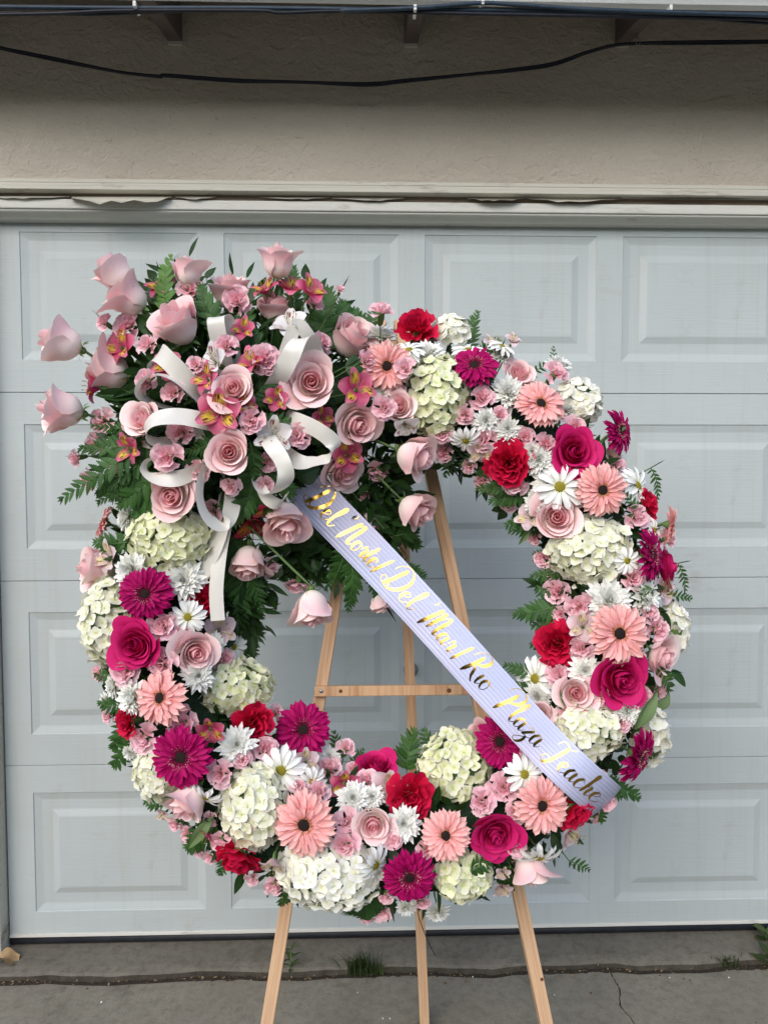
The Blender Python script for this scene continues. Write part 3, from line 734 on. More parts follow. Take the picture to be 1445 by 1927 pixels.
def strap(mat, w, seed, cup=.12, droop=.10, tip=.12, notch=0.0, nu=4, nv=7, x0=.16, point=1.0):
    """strap-shaped ray petal from x0 to 1"""
    rr = random.Random(seed); b = rr.uniform(-.05, .05); tw = rr.uniform(-.25, .25); dr = droop*rr.uniform(.4, 1.6)
    def fn(u, v):
        s = (u-.5)*2; ww = w*(.45+.55*math.sin(math.pi*min(.5, v*.75)))*(1-max(0, (v-.78)/.22)**2.2*(.86))
        x = lerp(x0, 1-.04*abs(s)*point*v**8, v)
        return (x, s*ww+b*v*v, cup*w*(s*s-.5)*1.6+.10*math.sin(v*2.2)-dr*v*v*1.6+tw*s*ww*v)
    mb = MB(); mb.grid(fn, nu, nv); return mb.mesh('petal', mat)
GER = {'gpink': [strap(M['gpink'], .110, i, .3, .10) for i in range(6)], 'gmag': [strap(M['gmag'], .102, 30+i, .3, .10) for i in range(6)]}
GERI = {}
for key in ('gpink', 'gmag'):
    rr = random.Random(5); mb = MB()
    for i in range(170):                          # short inner rays round the disc
        a = rr.uniform(0, 6.283); r0 = rr.uniform(.24, .36); L = rr.uniform(.09, .16); w_ = .017; d = Vector((math.cos(a), math.sin(a), 0)); s = Vector((-d.y, d.x, 0))
        up = lerp(.9, .35, (r0-.24)/.12)
        mb.grid(lambda u, v: d*(r0+L*v)+s*((u-.5)*2*w_*(1-.7*v*v))+Vector((0, 0, .15+L*up*v-.05*v*v)), 1, 3)
    GERI[key] = mb.mesh('inner_rays', M[key])
def dome(r, h, z, mat, name, n=18, m=6, jit=.0, seed=1):
    rr = random.Random(seed); mb = MB()
    mb.grid(lambda u, v: (r*math.cos(u*6.28318)*math.sin(v*1.5708)*(1+rr.uniform(-jit, jit)), r*math.sin(u*6.28318)*math.sin(v*1.5708)*(1+rr.uniform(-jit, jit)), z+h*math.cos(v*1.5708)*(1+rr.uniform(-jit, jit))), n, m)
    return mb.mesh(name, mat)
DISC = dome(.185, .05, .13, M['disc_dark'], 'disc', jit=.06)
def ringtips(r0, r1, n, mat, name, h=.045, w_=.012, z=.10):
    rr = random.Random(8); mb = MB()
    for i in range(n):
        a = rr.uniform(0, 6.283); r = rr.uniform(r0, r1); p = Vector((r*math.cos(a), r*math.sin(a), z)); d = Vector((math.cos(a)*.4, math.sin(a)*.4, 1)).normalized()
        mb.tube([p, p+d*h*rr.uniform(.7, 1.2)], [w_, w_*.7], 4)
    return mb.mesh(name, mat)
RING = {'gpink': ringtips(.175, .26, 150, M['disc_ring'], 'disc_ring', .05, .012, .14), 'gmag': ringtips(.16, .27, 150, M['disc_ringm'], 'disc_ring', .05, .012, .14)}
TIPS = ringtips(.24, .38, 60, M['pollen'], 'pollen', .06, .007, .19)
GBACK = MB().tube([(0, 0, -.32), (0, 0, -.26), (0, 0, -.10), (0, 0, .04)], [.06, .12, .20, .26], 12).mesh('calyx', M['sepal'])
DAI = [strap(M['white'], .135, 60+i, .25, .14, notch=.1, x0=.14) for i in range(6)]
DDISC = dome(.22, .13, .02, M['disc_y'], 'disc', jit=.05)
def mum_mesh(seed):
    rr = random.Random(seed); mb = MB(); n = 200
    for i in range(n):
        t = i/(n-1); az = i*2.399963+rr.uniform(-.2, .2); el = lerp(rad(-8), rad(82), t**.8)+rr.uniform(-.12, .12); L = lerp(1.0, .36, t**.9)*rr.uniform(.80, 1.08); w_ = lerp(.115, .075, t)
        R3 = Matrix.Rotation(az, 3, 'Z') @ Matrix.Rotation(-el, 3, 'Y'); off = Vector((0, 0, lerp(-.05, .12, t)))
        cv = rr.uniform(.06, .30)*(1 if rr.random() < .8 else -1)
        def fn(u, v):
            s = (u-.5)*2; ww = w_*(.5+.5*math.sin(math.pi*min(.55, v*.8)))*(1-max(0, (v-.75)/.25)**2*.85)
            return R3 @ Vector((lerp(.08, L, v), s*ww, .55*ww*s*s+cv*v*v*L*.6))+off
        mb.grid(fn, 2, 4)
    return mb.mesh('petals', M['mum'])
MUM = [mum_mesh(i) for i in range(4)]
def floret(seed, mat, cup):
    rr = random.Random(seed); mb = MB()
    for q in range(4):
        a0 = q*math.pi/2+rr.uniform(-.12, .12); tl = rr.uniform(-.15, .22); sz = rr.uniform(.88, 1.1); R3 = Matrix.Rotation(a0, 3, 'Z') @ Matrix.Rotation(-tl, 3, 'Y'); ph = rr.uniform(0, 6)
        def fn(u, v):
            s = (u-.5)*2; ww = .57*math.sqrt(max(.012, 1-(2*(.04+.96*v)**.80-1)**2))
            x = v*(1-.06*abs(s)); return R3 @ (Vector((x*sz, s*ww*sz*.92, cup*(x*x+.55*(s*ww)**2)+.035*math.sin(3*s+ph)*v+.02*(q % 2)))) 
        mb.grid(fn, 4, 7)
    b = len(mb.v); mb.tube([(0, 0, 0), (0, 0, .10), (0, 0, .14)], [.10, .09, .03], 6)
    for i in range(b, len(mb.v)): mb.uv[i] = (.5, .05)
    mb.tube([(0, 0, .0), (.02, .02, -1.2)], [.05, .04], 4, False)
    return mb.mesh('floret', mat)
FLO = {key: [floret(900+i, M[key], rr_) for i, rr_ in enumerate((.10, .22, .34, .05, .28, .16))] for key in ('hyd_g', 'hyd_c', 'hyd_w')}
def tepal(mat, w, L, curve, seed, tipw=.5):
    rr = random.Random(seed); tw = rr.uniform(-.3, .3)
    def fn(u, v):
        s = (u-.5)*2; ww = w*math.sin(math.pi*min(1, .08+.92*v**tipw*.93))**.75
        z = curve[0]*v-curve[1]*v*v; return (L*(v-.12*v*v*abs(curve[1])), s*ww, z+.25*ww*s*s+tw*s*ww*v+.02*math.sin(5*s+seed)*v)
    mb = MB(); mb.grid(fn, 5, 7); return mb.mesh('petal', mat)
ALS = {key: ([tepal(M['al_'+key], .46, 1.0, (1.05, .55+.15*i), i, .8) for i in range(3)], [tepal(M['al_'+key+'2'], .29, 1.0, (1.15, .45+.1*i), 5+i, .75) for i in range(3)]) for key in ('p', 'w', 'b', 'd')}
mb = MB(); rr = random.Random(2)
for i in range(6):
    a = i*1.05; e = Vector((.28*math.cos(a)+.1, .28*math.sin(a), .78+.1*rr.random())); mb.tube([(0, 0, .1), e*.6, e], [.018, .014, .012], 4); mb.tube([e, e+Vector((.0, .02, .07))], [.03, .025], 5)
STAM = mb.mesh('stamens', M['anther'])
ATUBE = MB().tube([(0, 0, -.45), (0, 0, -.3), (0, 0, .05), (0, 0, .2)], [.06, .13, .12, .10], 7).mesh('calyx', M['sepal'])
def pinna(seed, mat, teeth=9):
    """serrated fern leaflet along x, unit length"""
    rr = random.Random(seed); pts = []; n = teeth*2; mb = MB()
    for i in range(n+1):
        v = i/n; env = .20*math.sin(math.pi*(.10+.90*v)**.75)**.9+.012; tooth = 1.18 if i % 2 else .78
        ww = env*tooth*(1 if v < .97 else .1); x = v+(.035 if i % 2 else 0); z = -.10*v*v+.03*v
        for s in (-1, 0, 1):
            mb.v.append(Vector((x if s else v, s*ww, z-(.035 if s else 0)*1.0+.05*abs(s)*ww))); mb.uv.append((.5+.5*s, v))
    for i in range(n):
        for s in range(2): a = i*3+s; mb.f.append((a, a+1, a+4, a+3))
    return mb.mesh('leaflet', mat)
PIN = {key: [pinna(i, M[key], 7+i % 3) for i in range(4)] for key in ('fern', 'fern_light')}
def broadleaf(seed, mat, ser=0.0):
    rr = random.Random(seed); bend = rr.uniform(.05, .3); fold = rr.uniform(.1, .3)
    def fn(u, v):
        s = (u-.5)*2; ww = math.sin(math.pi*(.03+.97*v)**.85)**.85*(1+(ser*((int(v*24) % 2)-.5) if abs(s) > .9 else 0)); ww = max(ww, .01)
        return (v, s*ww, (fold*abs(s)*ww)*.6-bend*v*v+.03*math.sin(6*v+2*s))
    mb = MB(); mb.grid(fn, 6, 24 if ser else 10); return mb.mesh('blade', mat)
BLF = {key: [broadleaf(i, M[key]) for i in range(4)] for key in ('leaf', 'leaf_sage')}
BLS = [broadleaf(9, M['leaf'], .45)]

# ------------------------------------------------------------------ placing flowers
FLOWERS = []                                      # (object, kind, desc, u, v, size)
rp = random.Random(31)
def axis_from(a, n):
    if a is None: return (n*.62-FWD*.55).normalized()
    return (RIGHT*a[0]+UP*a[1]-FWD*a[2]).normalized()
def base_frame(u, v, lift, a, which=None, dz=0.0):
    p, n = surf(u, v, which); ax = axis_from(a, n)
    if dz: p = CAM+(p-CAM)*(1-dz/(p-CAM).length)
    return p, n, ax, depth(p)
def place(kind, name, desc, cat, u, v, s, a=None, which=None, dz=0.0):
    p, n, ax, d = base_frame(u, v, 0, a, which, dz); R_ = s*.5*d/F
    return p, n, ax, R_
def reg(o, kind, desc, cat, u, v, s, group): 
    FLOWERS.append(dict(o=o, kind=kind, desc=desc, cat=cat, u=u, v=v, s=s, group=group)); return o
def in_spray(u, v): return (430 < u < 800 and 840 < v < 1190) or math.hypot((u-425)/340, (v-775)/345) < 1 and not (v > 960 and u < 400)
def rose(u, v, s, a=None, kind=None, dz=0.0, look=None, lab=None):
    p, n, ax, R_ = place('rose', '', '', '', u, v, s, a, None, dz)
    facing = -ax.dot(FWD)
    if kind is None: kind = 'open' if facing > .72 else 'bud'
    pet, H = rp.choice(ROSE[kind]); R_ *= {'bud': .88, 'open': .84, 'hot': .84}[kind]
    if kind == 'bud': R_ *= 1.0
    o0 = p-ax*(H*R_*.5)*(1 if facing < .72 else .8)
    w_ = frame(ax, rp.uniform(0, 6.28)); w_.translation = o0
    o = empty('rose', mat=w_); Sm = Matrix.Diagonal((R_, R_, R_, 1))
    for me in pet: link('petal', me, o, Sm)
    link('sepals', SEP, o, Sm @ Matrix.Rotation(rp.uniform(0, 6), 4, 'Z'))
    c = core(p); tgt = SC.lerp(c, .4) if in_spray(u, v) else c
    stem(o, w_, o0-ax*.15*R_, ax, tgt, .0028)
    if kind == 'hot': d_, g_ = 'hot pink rose', 'hot pink garden roses in the wreath'
    else: d_, g_ = ('pale pink rose', 'pale pink roses in the wreath')
    view = look or ('opened to show its spiral heart' if facing > .72 else 'in goblet shape seen from its side')
    reg(o, 'rose', d_, 'rose', u, v, s, g_)
    FLOWERS[-1]['look'] = view; FLOWERS[-1]['lab'] = lab; return o
def gerbera(u, v, s, key, a=None, dz=0.0):
    p, n, ax, R_ = place('g', '', '', '', u, v, s, a, None, dz); ax = (ax+Vector((rp.uniform(-.22, .22), 0, rp.uniform(-.22, .22)))).normalized()
    R_ *= 1.03; p = p+ax*(.012)
    w_ = frame(ax, rp.uniform(0, 6.28)); w_.translation = p; o = empty('gerbera', mat=w_)
    n1 = 30 if key == 'gpink' else 34
    for row, (cnt, L, tilt, z) in enumerate(((n1, 1.0, .02, .0), (n1-6, .90, .16, .035), (16, .66, .30, .055))):
        if row == 2 and key == 'gpink': cnt = 14; L = .60
        for i in range(cnt):
            az = 2*math.pi*(i+.5*row)/cnt+rp.uniform(-.06, .06); l = L*rp.uniform(.92, 1.05)
            if rp.random() < .04: continue
            link('petal', rp.choice(GER[key]), o, Matrix.Rotation(az, 4, 'Z') @ Matrix.Translation((0, 0, z*R_)) @ Matrix.Rotation(-tilt+rp.uniform(-.13, .10), 4, 'Y') @ Matrix.Rotation(rp.uniform(-.3, .3), 4, 'X') @ Matrix.Diagonal((R_*l, R_*l*rp.uniform(.88, 1.12), R_*l, 1)))
    Sm = Matrix.Diagonal((R_, R_, R_, 1))
    tag(link('inner_rays', GERI[key], o, Sm), kind='stuff'); link('disc', DISC, o, Sm); tag(link('disc_ring', RING[key], o, Sm), kind='stuff')
    if key == 'gmag': tag(link('pollen', TIPS, o, Sm), kind='stuff')
    link('calyx', GBACK, o, Sm); stem(o, w_, p-ax*.3*R_, ax, core(p), .003)
    return reg(o, 'gerbera', 'peach pink gerbera' if key == 'gpink' else 'magenta gerbera', 'gerbera', u, v, s, ('peach pink' if key == 'gpink' else 'magenta')+' gerberas in the wreath')
def daisy(u, v, s, a=None, dz=0.0):
    p, n, ax, R_ = place('d', '', '', '', u, v, s, a, None, dz); p = p+ax*.010; R_ *= 1.08
    w_ = frame(ax, rp.uniform(0, 6.28)); w_.translation = p; o = empty('daisy', mat=w_)
    for row, (cnt, L, tilt, z) in enumerate(((13, 1.0, .0, 0), (10, .93, .14, .03))):
        for i in range(cnt):
            az = 2*math.pi*(i+.5*row)/cnt+rp.uniform(-.09, .09); l = L*rp.uniform(.9, 1.06)
            link('petal', rp.choice(DAI), o, Matrix.Rotation(az, 4, 'Z') @ Matrix.Translation((0, 0, z*R_)) @ Matrix.Rotation(-tilt+rp.uniform(-.1, .1), 4, 'Y') @ Matrix.Diagonal((R_*l, R_*l, R_*l, 1)))
    Sm = Matrix.Diagonal((R_, R_, R_, 1)); link('disc', DDISC, o, Sm); link('calyx', GBACK, o, Sm); stem(o, w_, p-ax*.3*R_, ax, core(p), .0018)
    return reg(o, 'daisy', 'white daisy with yellow disc', 'daisy', u, v, s, 'white daisies in the wreath')
def mum(u, v, s, a=None, dz=0.0):
    p, n, ax, R_ = place('m', '', '', '', u, v, s, a, None, dz); R_ *= 1.24; p = p-ax*R_*.02
    w_ = frame(ax, rp.uniform(0, 6.28)); w_.translation = p; o = empty('chrysanthemum', mat=w_); Sm = Matrix.Diagonal((R_, R_, R_*.95, 1))
    tag(link('petals', rp.choice(MUM), o, Sm), kind='stuff'); link('calyx', GBACK, o, Sm); stem(o, w_, p-ax*.3*R_, ax, core(p), .0018)
    return reg(o, 'mum', 'white chrysanthemum', 'chrysanthemum', u, v, s, 'white chrysanthemums in the wreath')
def carnation(u, v, s, key, a=None, dz=0.0):
    p, n, ax, R_ = place('c', '', '', '', u, v, s, a, None, dz); R_ *= (1.20 if key == 'mini' else 1.12)
    p = p-ax*R_*.18
    w_ = frame(ax, rp.uniform(0, 6.28)); w_.translation = p; o = empty('carnation', mat=w_); Sm = Matrix.Diagonal((R_, R_, R_, 1))
    for mi, m_ in rp.choice(CLAY[key]): link('petal', CARN[key][mi], o, Sm @ m_)
    link('calyx', CALYX, o, Sm)
    c = core(p); tgt = SC.lerp(c, .4) if in_spray(u, v) else c
    stem(o, w_, p-ax*.9*R_, ax, tgt, .0016)
    return reg(o, key, 'red carnation' if key == 'red' else 'pale pink mini carnation', 'carnation', u, v, s, 'red carnations in the wreath' if key == 'red' else 'pale pink mini carnations in the wreath')
def alstroemeria(u, v, s, key, a=None, dz=0.0):
    p, n, ax, R_ = place('a', '', '', '', u, v, s, a, None, dz); R_ *= 1.28; p = p-ax*R_*.35
    w_ = frame(ax, rp.uniform(-.4, .4)); w_.translation = p; o = empty('alstroemeria', mat=w_); Sm = Matrix.Diagonal((R_, R_, R_, 1))
    for i in range(3):
        az = i*2.0944+.52
        link('petal', ALS[key][0][i], o, Sm @ Matrix.Rotation(az, 4, 'Z') @ Matrix.Rotation(rp.uniform(-.15, .15), 4, 'Y'))
        link('petal', ALS[key][1][i], o, Sm @ Matrix.Rotation(az+1.047, 4, 'Z') @ Matrix.Translation((0, 0, .04)) @ Matrix.Rotation(rp.uniform(-.15, .15), 4, 'Y'))
    link('stamens', STAM, o, Sm); link('calyx', ATUBE, o, Sm)
    c = core(p); tgt = SC.lerp(c, .4) if in_spray(u, v) else c
    stem(o, w_, p-ax*.4*R_, ax, tgt, .0016)
    d_ = {'p': 'pink alstroemeria with yellow streaked throat', 'w': 'white alstroemeria with purple streaks', 'b': 'pale blush alstroemeria', 'd': 'crimson alstroemeria'}[key]
    return reg(o, 'als'+key, d_, 'alstroemeria', u, v, s, 'alstroemerias: '+d_)
def hydrangea(u, v, wpx, hpx, key, a=None, dz=0.0, n=None, fs=1.0):
    p, nn, ax, Rw = place('h', '', '', '', u, v, wpx, a, None, dz); Rw *= 1.06; Rh = Rw*hpx/wpx; Rd = (Rw+Rh)*.5*.80
    # axes: image-right and image-up projected across the head's axis, so that the head keeps its outline
    z = ax; x = (RIGHT-z*RIGHT.dot(z)).normalized(); y = z.cross(x)
    w_ = Matrix((x, y, z)).transposed().to_4x4(); c0 = p-ax*Rd*.42; w_.translation = c0; o = empty('hydrangea', mat=w_)
    fr = .0160*fs; area = 4*math.pi*((Rw*Rh)**.8*2/3+(Rw*Rd)**.8/3)**1.25; n = n or int(min(150, area*.62/(fr*fr*1.75)))
    lim = -.30
    for i in range(n):
        cz = 1-(1-lim)*(i+.5)/n; az = i*2.399963; sr = math.sqrt(max(0, 1-cz*cz)); d = Vector((sr*math.cos(az), sr*math.sin(az), cz))
        j = rp.uniform(.88, 1.03); q = Vector((d.x*(Rw-fr*.55), d.y*(Rh-fr*.55), d.z*(Rd-fr*.3)))*j
        nrm = Vector((d.x/Rw, d.y/Rh, d.z/Rd)).normalized(); nrm = (nrm+Vector((rp.gauss(0, .26), rp.gauss(0, .26), rp.gauss(0, .2)))).normalized()
        t = nrm.orthogonal().normalized(); t2 = nrm.cross(t); Rm = Matrix((t, t2, nrm)).transposed().to_4x4() @ Matrix.Rotation(rp.uniform(0, 6.28), 4, 'Z'); Rm.translation = q
        k_ = fr*rp.uniform(.8, 1.18); link('floret', rp.choice(FLO[key]), o, Rm @ Matrix.Diagonal((k_, k_, k_, 1)))
    mb = MB(); mb.grid(lambda a_, b_: (Rw*.74*math.cos(a_*6.2832)*math.sin(b_*2.2), Rh*.74*math.sin(a_*6.2832)*math.sin(b_*2.2), Rd*.74*math.cos(b_*2.2)), 12, 7)
    mb.build('flower_head_core', M['sepal'], o)
    stem(o, w_, c0-ax*Rd*.4, ax, core(p), .004)
    return reg(o, 'hyd', {'hyd_g': 'lime green hydrangea', 'hyd_c': 'cream hydrangea', 'hyd_w': 'white hydrangea'}[key], 'hydrangea', u, v, (wpx+hpx)/2, 'hydrangea heads in the wreath')
# ------------------------------------------------------------------ the foam ring
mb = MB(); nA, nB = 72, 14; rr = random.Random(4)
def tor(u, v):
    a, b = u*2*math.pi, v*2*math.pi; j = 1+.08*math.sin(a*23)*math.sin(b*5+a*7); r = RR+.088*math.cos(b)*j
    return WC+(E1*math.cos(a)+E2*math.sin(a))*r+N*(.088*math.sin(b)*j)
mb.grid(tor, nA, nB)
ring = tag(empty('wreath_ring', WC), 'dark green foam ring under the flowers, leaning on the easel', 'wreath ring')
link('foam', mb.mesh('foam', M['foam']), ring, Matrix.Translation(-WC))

# ------------------------------------------------------------------ greenery
FRONDS = []
def img_vec(u0, v0, p0, u1, v1, d1): return at_depth(u1, v1, d1)-p0
def frond(u0, v0, u1, v1, wpx=46, key='fern', dz=-.02, tipdz=None, side=None):
    """fern frond from a base pixel to a tip pixel; depths from the wreath form, the tip a little further back or forward"""
    p0, n0 = surf(u0, v0); p0 = CAM+(p0-CAM)*(1-dz/(p0-CAM).length)
    d0 = depth(p0); d1 = d0+(tipdz if tipdz is not None else .015)
    p1 = at_depth(u1, v1, d1); ax = p1-p0; L = ax.length; x = ax/L
    fac = (-FWD+n0*.35+Vector((rp.uniform(-.25, .25), 0, rp.uniform(-.2, .25)))); z = (fac-x*fac.dot(x)).normalized(); y = z.cross(x)
    w_ = Matrix((x, y, z)).transposed().to_4x4(); w_.translation = p0
    o = empty('fern_frond', mat=w_); W = wpx*.5*d0/F; sag = .10*L; npair = max(6, min(15, int(L/.0082)))
    spine = lambda t: Vector((L*t, .04*L*math.sin(t*3), sag*math.sin(t*math.pi)*.8-sag*.5*t*t))
    mb = MB(); mb.tube([spine(i/6) for i in range(7)], [.0013-.0001*i*1.6 for i in range(7)], 5); mb.build('rachis', M['stem'], o)
    tw_ = core(p0) if not in_spray(u0, v0) else SC.lerp(core(p0), .3)
    if (tw_-p0).length > .03: stem(o, w_, p0, x, tw_, .0013)
    for i in range(npair):
        t = .06+.90*i/(npair-1); ln = W*1.12*math.sin(math.pi*(.16+.84*(1-t))*.62)**.8*rp.uniform(.85, 1.1); ln = max(ln, W*.22)
        for sg in (-1, 1):
            an = sg*lerp(1.15, .55, t)+rp.uniform(-.12, .12); q = spine(min(1, t+(.02 if sg > 0 else 0)))
            Rm = Matrix.Translation(q) @ Matrix.Rotation(an, 4, 'Z') @ Matrix.Rotation(rp.uniform(-.30, .30), 4, 'X') @ Matrix.Rotation(rp.uniform(-.22, .22), 4, 'Y')
            link('leaflet', rp.choice(PIN[key]), o, Rm @ Matrix.Diagonal((ln, ln*.86, ln, 1)))
    link('leaflet', PIN[key][0], o, Matrix.Translation(spine(.98)) @ Matrix.Diagonal((W*.4, W*.35, W*.4, 1)))
    FRONDS.append(dict(o=o, kind='fern', desc=('bright green fern frond' if key == 'fern_light' else 'dark green fern frond'), cat='fern', u=u1, v=v1, s=20, group='fern fronds among the wreath flowers'))
def leaf(u0, v0, u1, v1, wpx, key='leaf', dz=-.01, tipdz=.0, ser=False):
    p0, n0 = surf(u0, v0); p0 = CAM+(p0-CAM)*(1-dz/(p0-CAM).length); d0 = depth(p0); p1 = at_depth(u1, v1, d0+tipdz)
    ax = p1-p0; L = ax.length; x = ax/L; fac = -FWD+n0*.5+Vector((rp.uniform(-.5, .5), 0, rp.uniform(-.2, .6))); z = (fac-x*fac.dot(x)).normalized(); y = z.cross(x)
    w_ = Matrix((x, y, z)).transposed().to_4x4(); w_.translation = p0; W = wpx*.5*d0/F
    o = empty('leaf', mat=w_); link('blade', BLS[0] if ser else rp.choice(BLF[key]), o, Matrix.Diagonal((L, W, L*.8, 1)))
    tw_ = core(p0) if not in_spray(u0, v0) else SC.lerp(core(p0), .3)
    if (tw_-p0).length > .02: stem(o, w_, p0, x, tw_, .0014)
    FRONDS.append(dict(o=o, kind='leaf', desc='large jagged dark leaf' if ser else 'broad sage green leaf' if key == 'leaf_sage' else 'broad dark green leaf', cat='leaf', u=(u0+u1)/2, v=(v0+v1)/2, s=20, group='broad leaves among the wreath flowers'))
# ---- spray fronds
frond(316, 600, 319, 480, 52, 'fern_light', .0)
for f_ in ((425, 640, 378, 535, 60), (560, 610, 553, 500, 46), (615, 665, 616, 542, 76), (652, 650, 646, 568, 60), (690, 640, 664, 582, 60), (700, 630, 705, 580, 40), (360, 600, 375, 555, 50), (460, 640, 470, 575, 50), (430, 660, 455, 600, 50), (500, 700, 480, 620, 56), (530, 560, 478, 545, 40)):
    frond(*f_)
for f_ in ((300, 830, 148, 842, 56), (292, 822, 108, 938, 62), (305, 845, 178, 925, 46), (300, 860, 182, 945, 46), (320, 870, 222, 950, 66), (320, 880, 250, 968, 70), (350, 830, 245, 860, 70), (330, 800, 170, 800, 40), (300, 790, 200, 830, 40), (280, 900, 205, 935, 50), (300, 730, 215, 760, 40)):
    frond(*f_)
for f_ in ((498, 880, 418, 955, 62), (488, 885, 440, 985, 60), (492, 890, 500, 965, 60), (500, 880, 548, 930, 60), (480, 880, 462, 945, 54), (520, 775, 602, 745, 50), (345, 745, 268, 700, 46), (350, 740, 312, 700, 40), (480, 700, 505, 745, 50), (520, 800, 505, 755, 50), (560, 740, 510, 720, 44)):
    frond(*f_, dz=.0)
for f_ in ((700, 935, 792, 950, 60), (705, 960, 783, 1030, 66), (690, 900, 760, 880, 50), (690, 1030, 712, 1145, 46), (660, 1035, 655, 1148, 50), (650, 1030, 615, 1110, 44), (720, 1060, 798, 1085, 46), (735, 1010, 785, 1000, 50), (620, 1010, 640, 1080, 50), (700, 980, 745, 1060, 60), (560, 1010, 530, 1090, 50), (580, 1040, 600, 1100, 50), (690, 870, 755, 920, 60)):
    frond(*f_)
for f_ in ((440, 1010, 452, 1190, 60), (432, 1000, 492, 1150, 56), (450, 1060, 486, 1205, 50), (440, 1100, 468, 1240, 60), (430, 1150, 494, 1192, 40), (425, 1040, 440, 1140, 56), (470, 1080, 500, 1130, 46), (440, 1180, 480, 1230, 50)):
    frond(*f_)
for f_ in ((450, 800, 395, 830, 50), (455, 800, 420, 810, 40), (470, 800, 545, 790, 44), (460, 745, 380, 760, 44), (470, 760, 530, 700, 50), (430, 820, 350, 850, 50), (470, 830, 480, 900, 46), (400, 870, 345, 870, 44)):
    frond(*f_, dz=.015)
# ---- ring fronds
for f_ in ((882, 665, 899, 586, 40), (905, 665, 938, 640, 34), (1000, 705, 1037, 682, 26), (1042, 705, 1043, 652, 22), (1000, 905, 900, 918, 46), (1005, 920, 925, 942, 50), (1030, 960, 955, 988, 46), (1040, 985, 960, 1000, 36), (1060, 1050, 1008, 1042, 44), (1065, 1070, 1002, 1085, 44), (1062, 1135, 972, 1155, 60), (1060, 1110, 1012, 1112, 44), (1060, 1165, 1005, 1178, 46), (1055, 1200, 1002, 1215, 40), (1040, 1275, 953, 1252, 44), (1030, 1305, 968, 1288, 40), (845, 850, 838, 895, 36), (905, 845, 868, 872, 36), (930, 870, 900, 895, 36), (1225, 880, 1238, 945, 26), (1205, 965, 1168, 918, 26, 'fern', .03), (1238, 1010, 1266, 1022, 24), (1275, 1060, 1290, 1125, 26), (1230, 1110, 1183, 1130, 34, 'fern', .04), (1245, 1120, 1302, 1128, 30), (1130, 1475, 1204, 1503, 46), (1115, 1495, 1135, 1545, 46), (1100, 1500, 1105, 1545, 40), (1140, 1470, 1170, 1500, 40), (765, 1450, 778, 1378, 60), (825, 1420, 798, 1376, 44), (640, 1430, 630, 1380, 36), (665, 1440, 683, 1412, 26), (910, 1390, 898, 1365, 30)):
    frond(*f_)
for f_ in ((240, 1325, 186, 1325, 46), (245, 1345, 212, 1410, 50), (250, 1390, 212, 1442, 50), (255, 1370, 236, 1432, 40), (225, 1265, 178, 1272, 36), (250, 1020, 178, 1020, 50), (250, 1010, 186, 1045, 50), (405, 1545, 352, 1598, 60), (430, 1590, 412, 1648, 36), (310, 1510, 272, 1512, 36), (535, 1650, 528, 1706, 36), (885, 1640, 925, 1622, 44, 'fern', .02), (1070, 1620, 1108, 1640, 30), (340, 1530, 352, 1560, 30), (1240, 1255, 1262, 1300, 40, 'fern', .02), (700, 1690, 740, 1700, 40), (960, 1630, 945, 1660, 40), (1160, 1300, 1190, 1330, 40)):
    frond(*f_)
# ---- broad leaves
for l_ in ((305, 630, 248, 590, 36), (300, 590, 283, 515, 34), (335, 700, 262, 640, 38), (350, 570, 333, 500, 30), (700, 890, 795, 910, 44), (610, 985, 566, 1052, 52), (560, 985, 522, 1046, 50), (530, 1050, 622, 1096, 46), (600, 800, 655, 775, 46), (700, 815, 655, 838, 36), (650, 690, 690, 690, 46), (1118, 1090, 1155, 1118, 46), (1240, 1150, 1262, 1190, 24), (1262, 1262, 1292, 1292, 22), (240, 1190, 268, 1160, 34), (800, 1520, 792, 1560, 34), (520, 1392, 548, 1338, 16), (405, 1395, 372, 1425, 18), (300, 1090, 240, 1180, 30), (620, 720, 640, 770, 40), (360, 650, 290, 660, 40), (330, 640, 270, 610, 40), (390, 610, 345, 560, 44), (440, 830, 380, 800, 50), (560, 900, 600, 880, 44), (470, 650, 440, 590, 40), (260, 745, 175, 742, 24), (290, 720, 205, 748, 20), (640, 880, 700, 950, 60), (660, 960, 740, 975, 44), (760, 850, 745, 890, 40), (1210, 1165, 1240, 1195, 28)):
    leaf(*l_)
leaf(1192, 1372, 1242, 1300, 30, 'leaf_sage', .025); leaf(1232, 1335, 1260, 1300, 30, 'leaf_sage', .0); leaf(1060, 1335, 1043, 1288, 22, 'leaf_sage', .01)
leaf(1155, 815, 1180, 801, 9, 'leaf_sage', .03); leaf(1000, 995, 975, 1026, 10, 'leaf_sage', .01); leaf(400, 1540, 352, 1600, 22, 'leaf_sage', .01)
leaf(690, 1670, 694, 1738, 74, ser=True); leaf(660, 1690, 676, 1725, 50, ser=True)
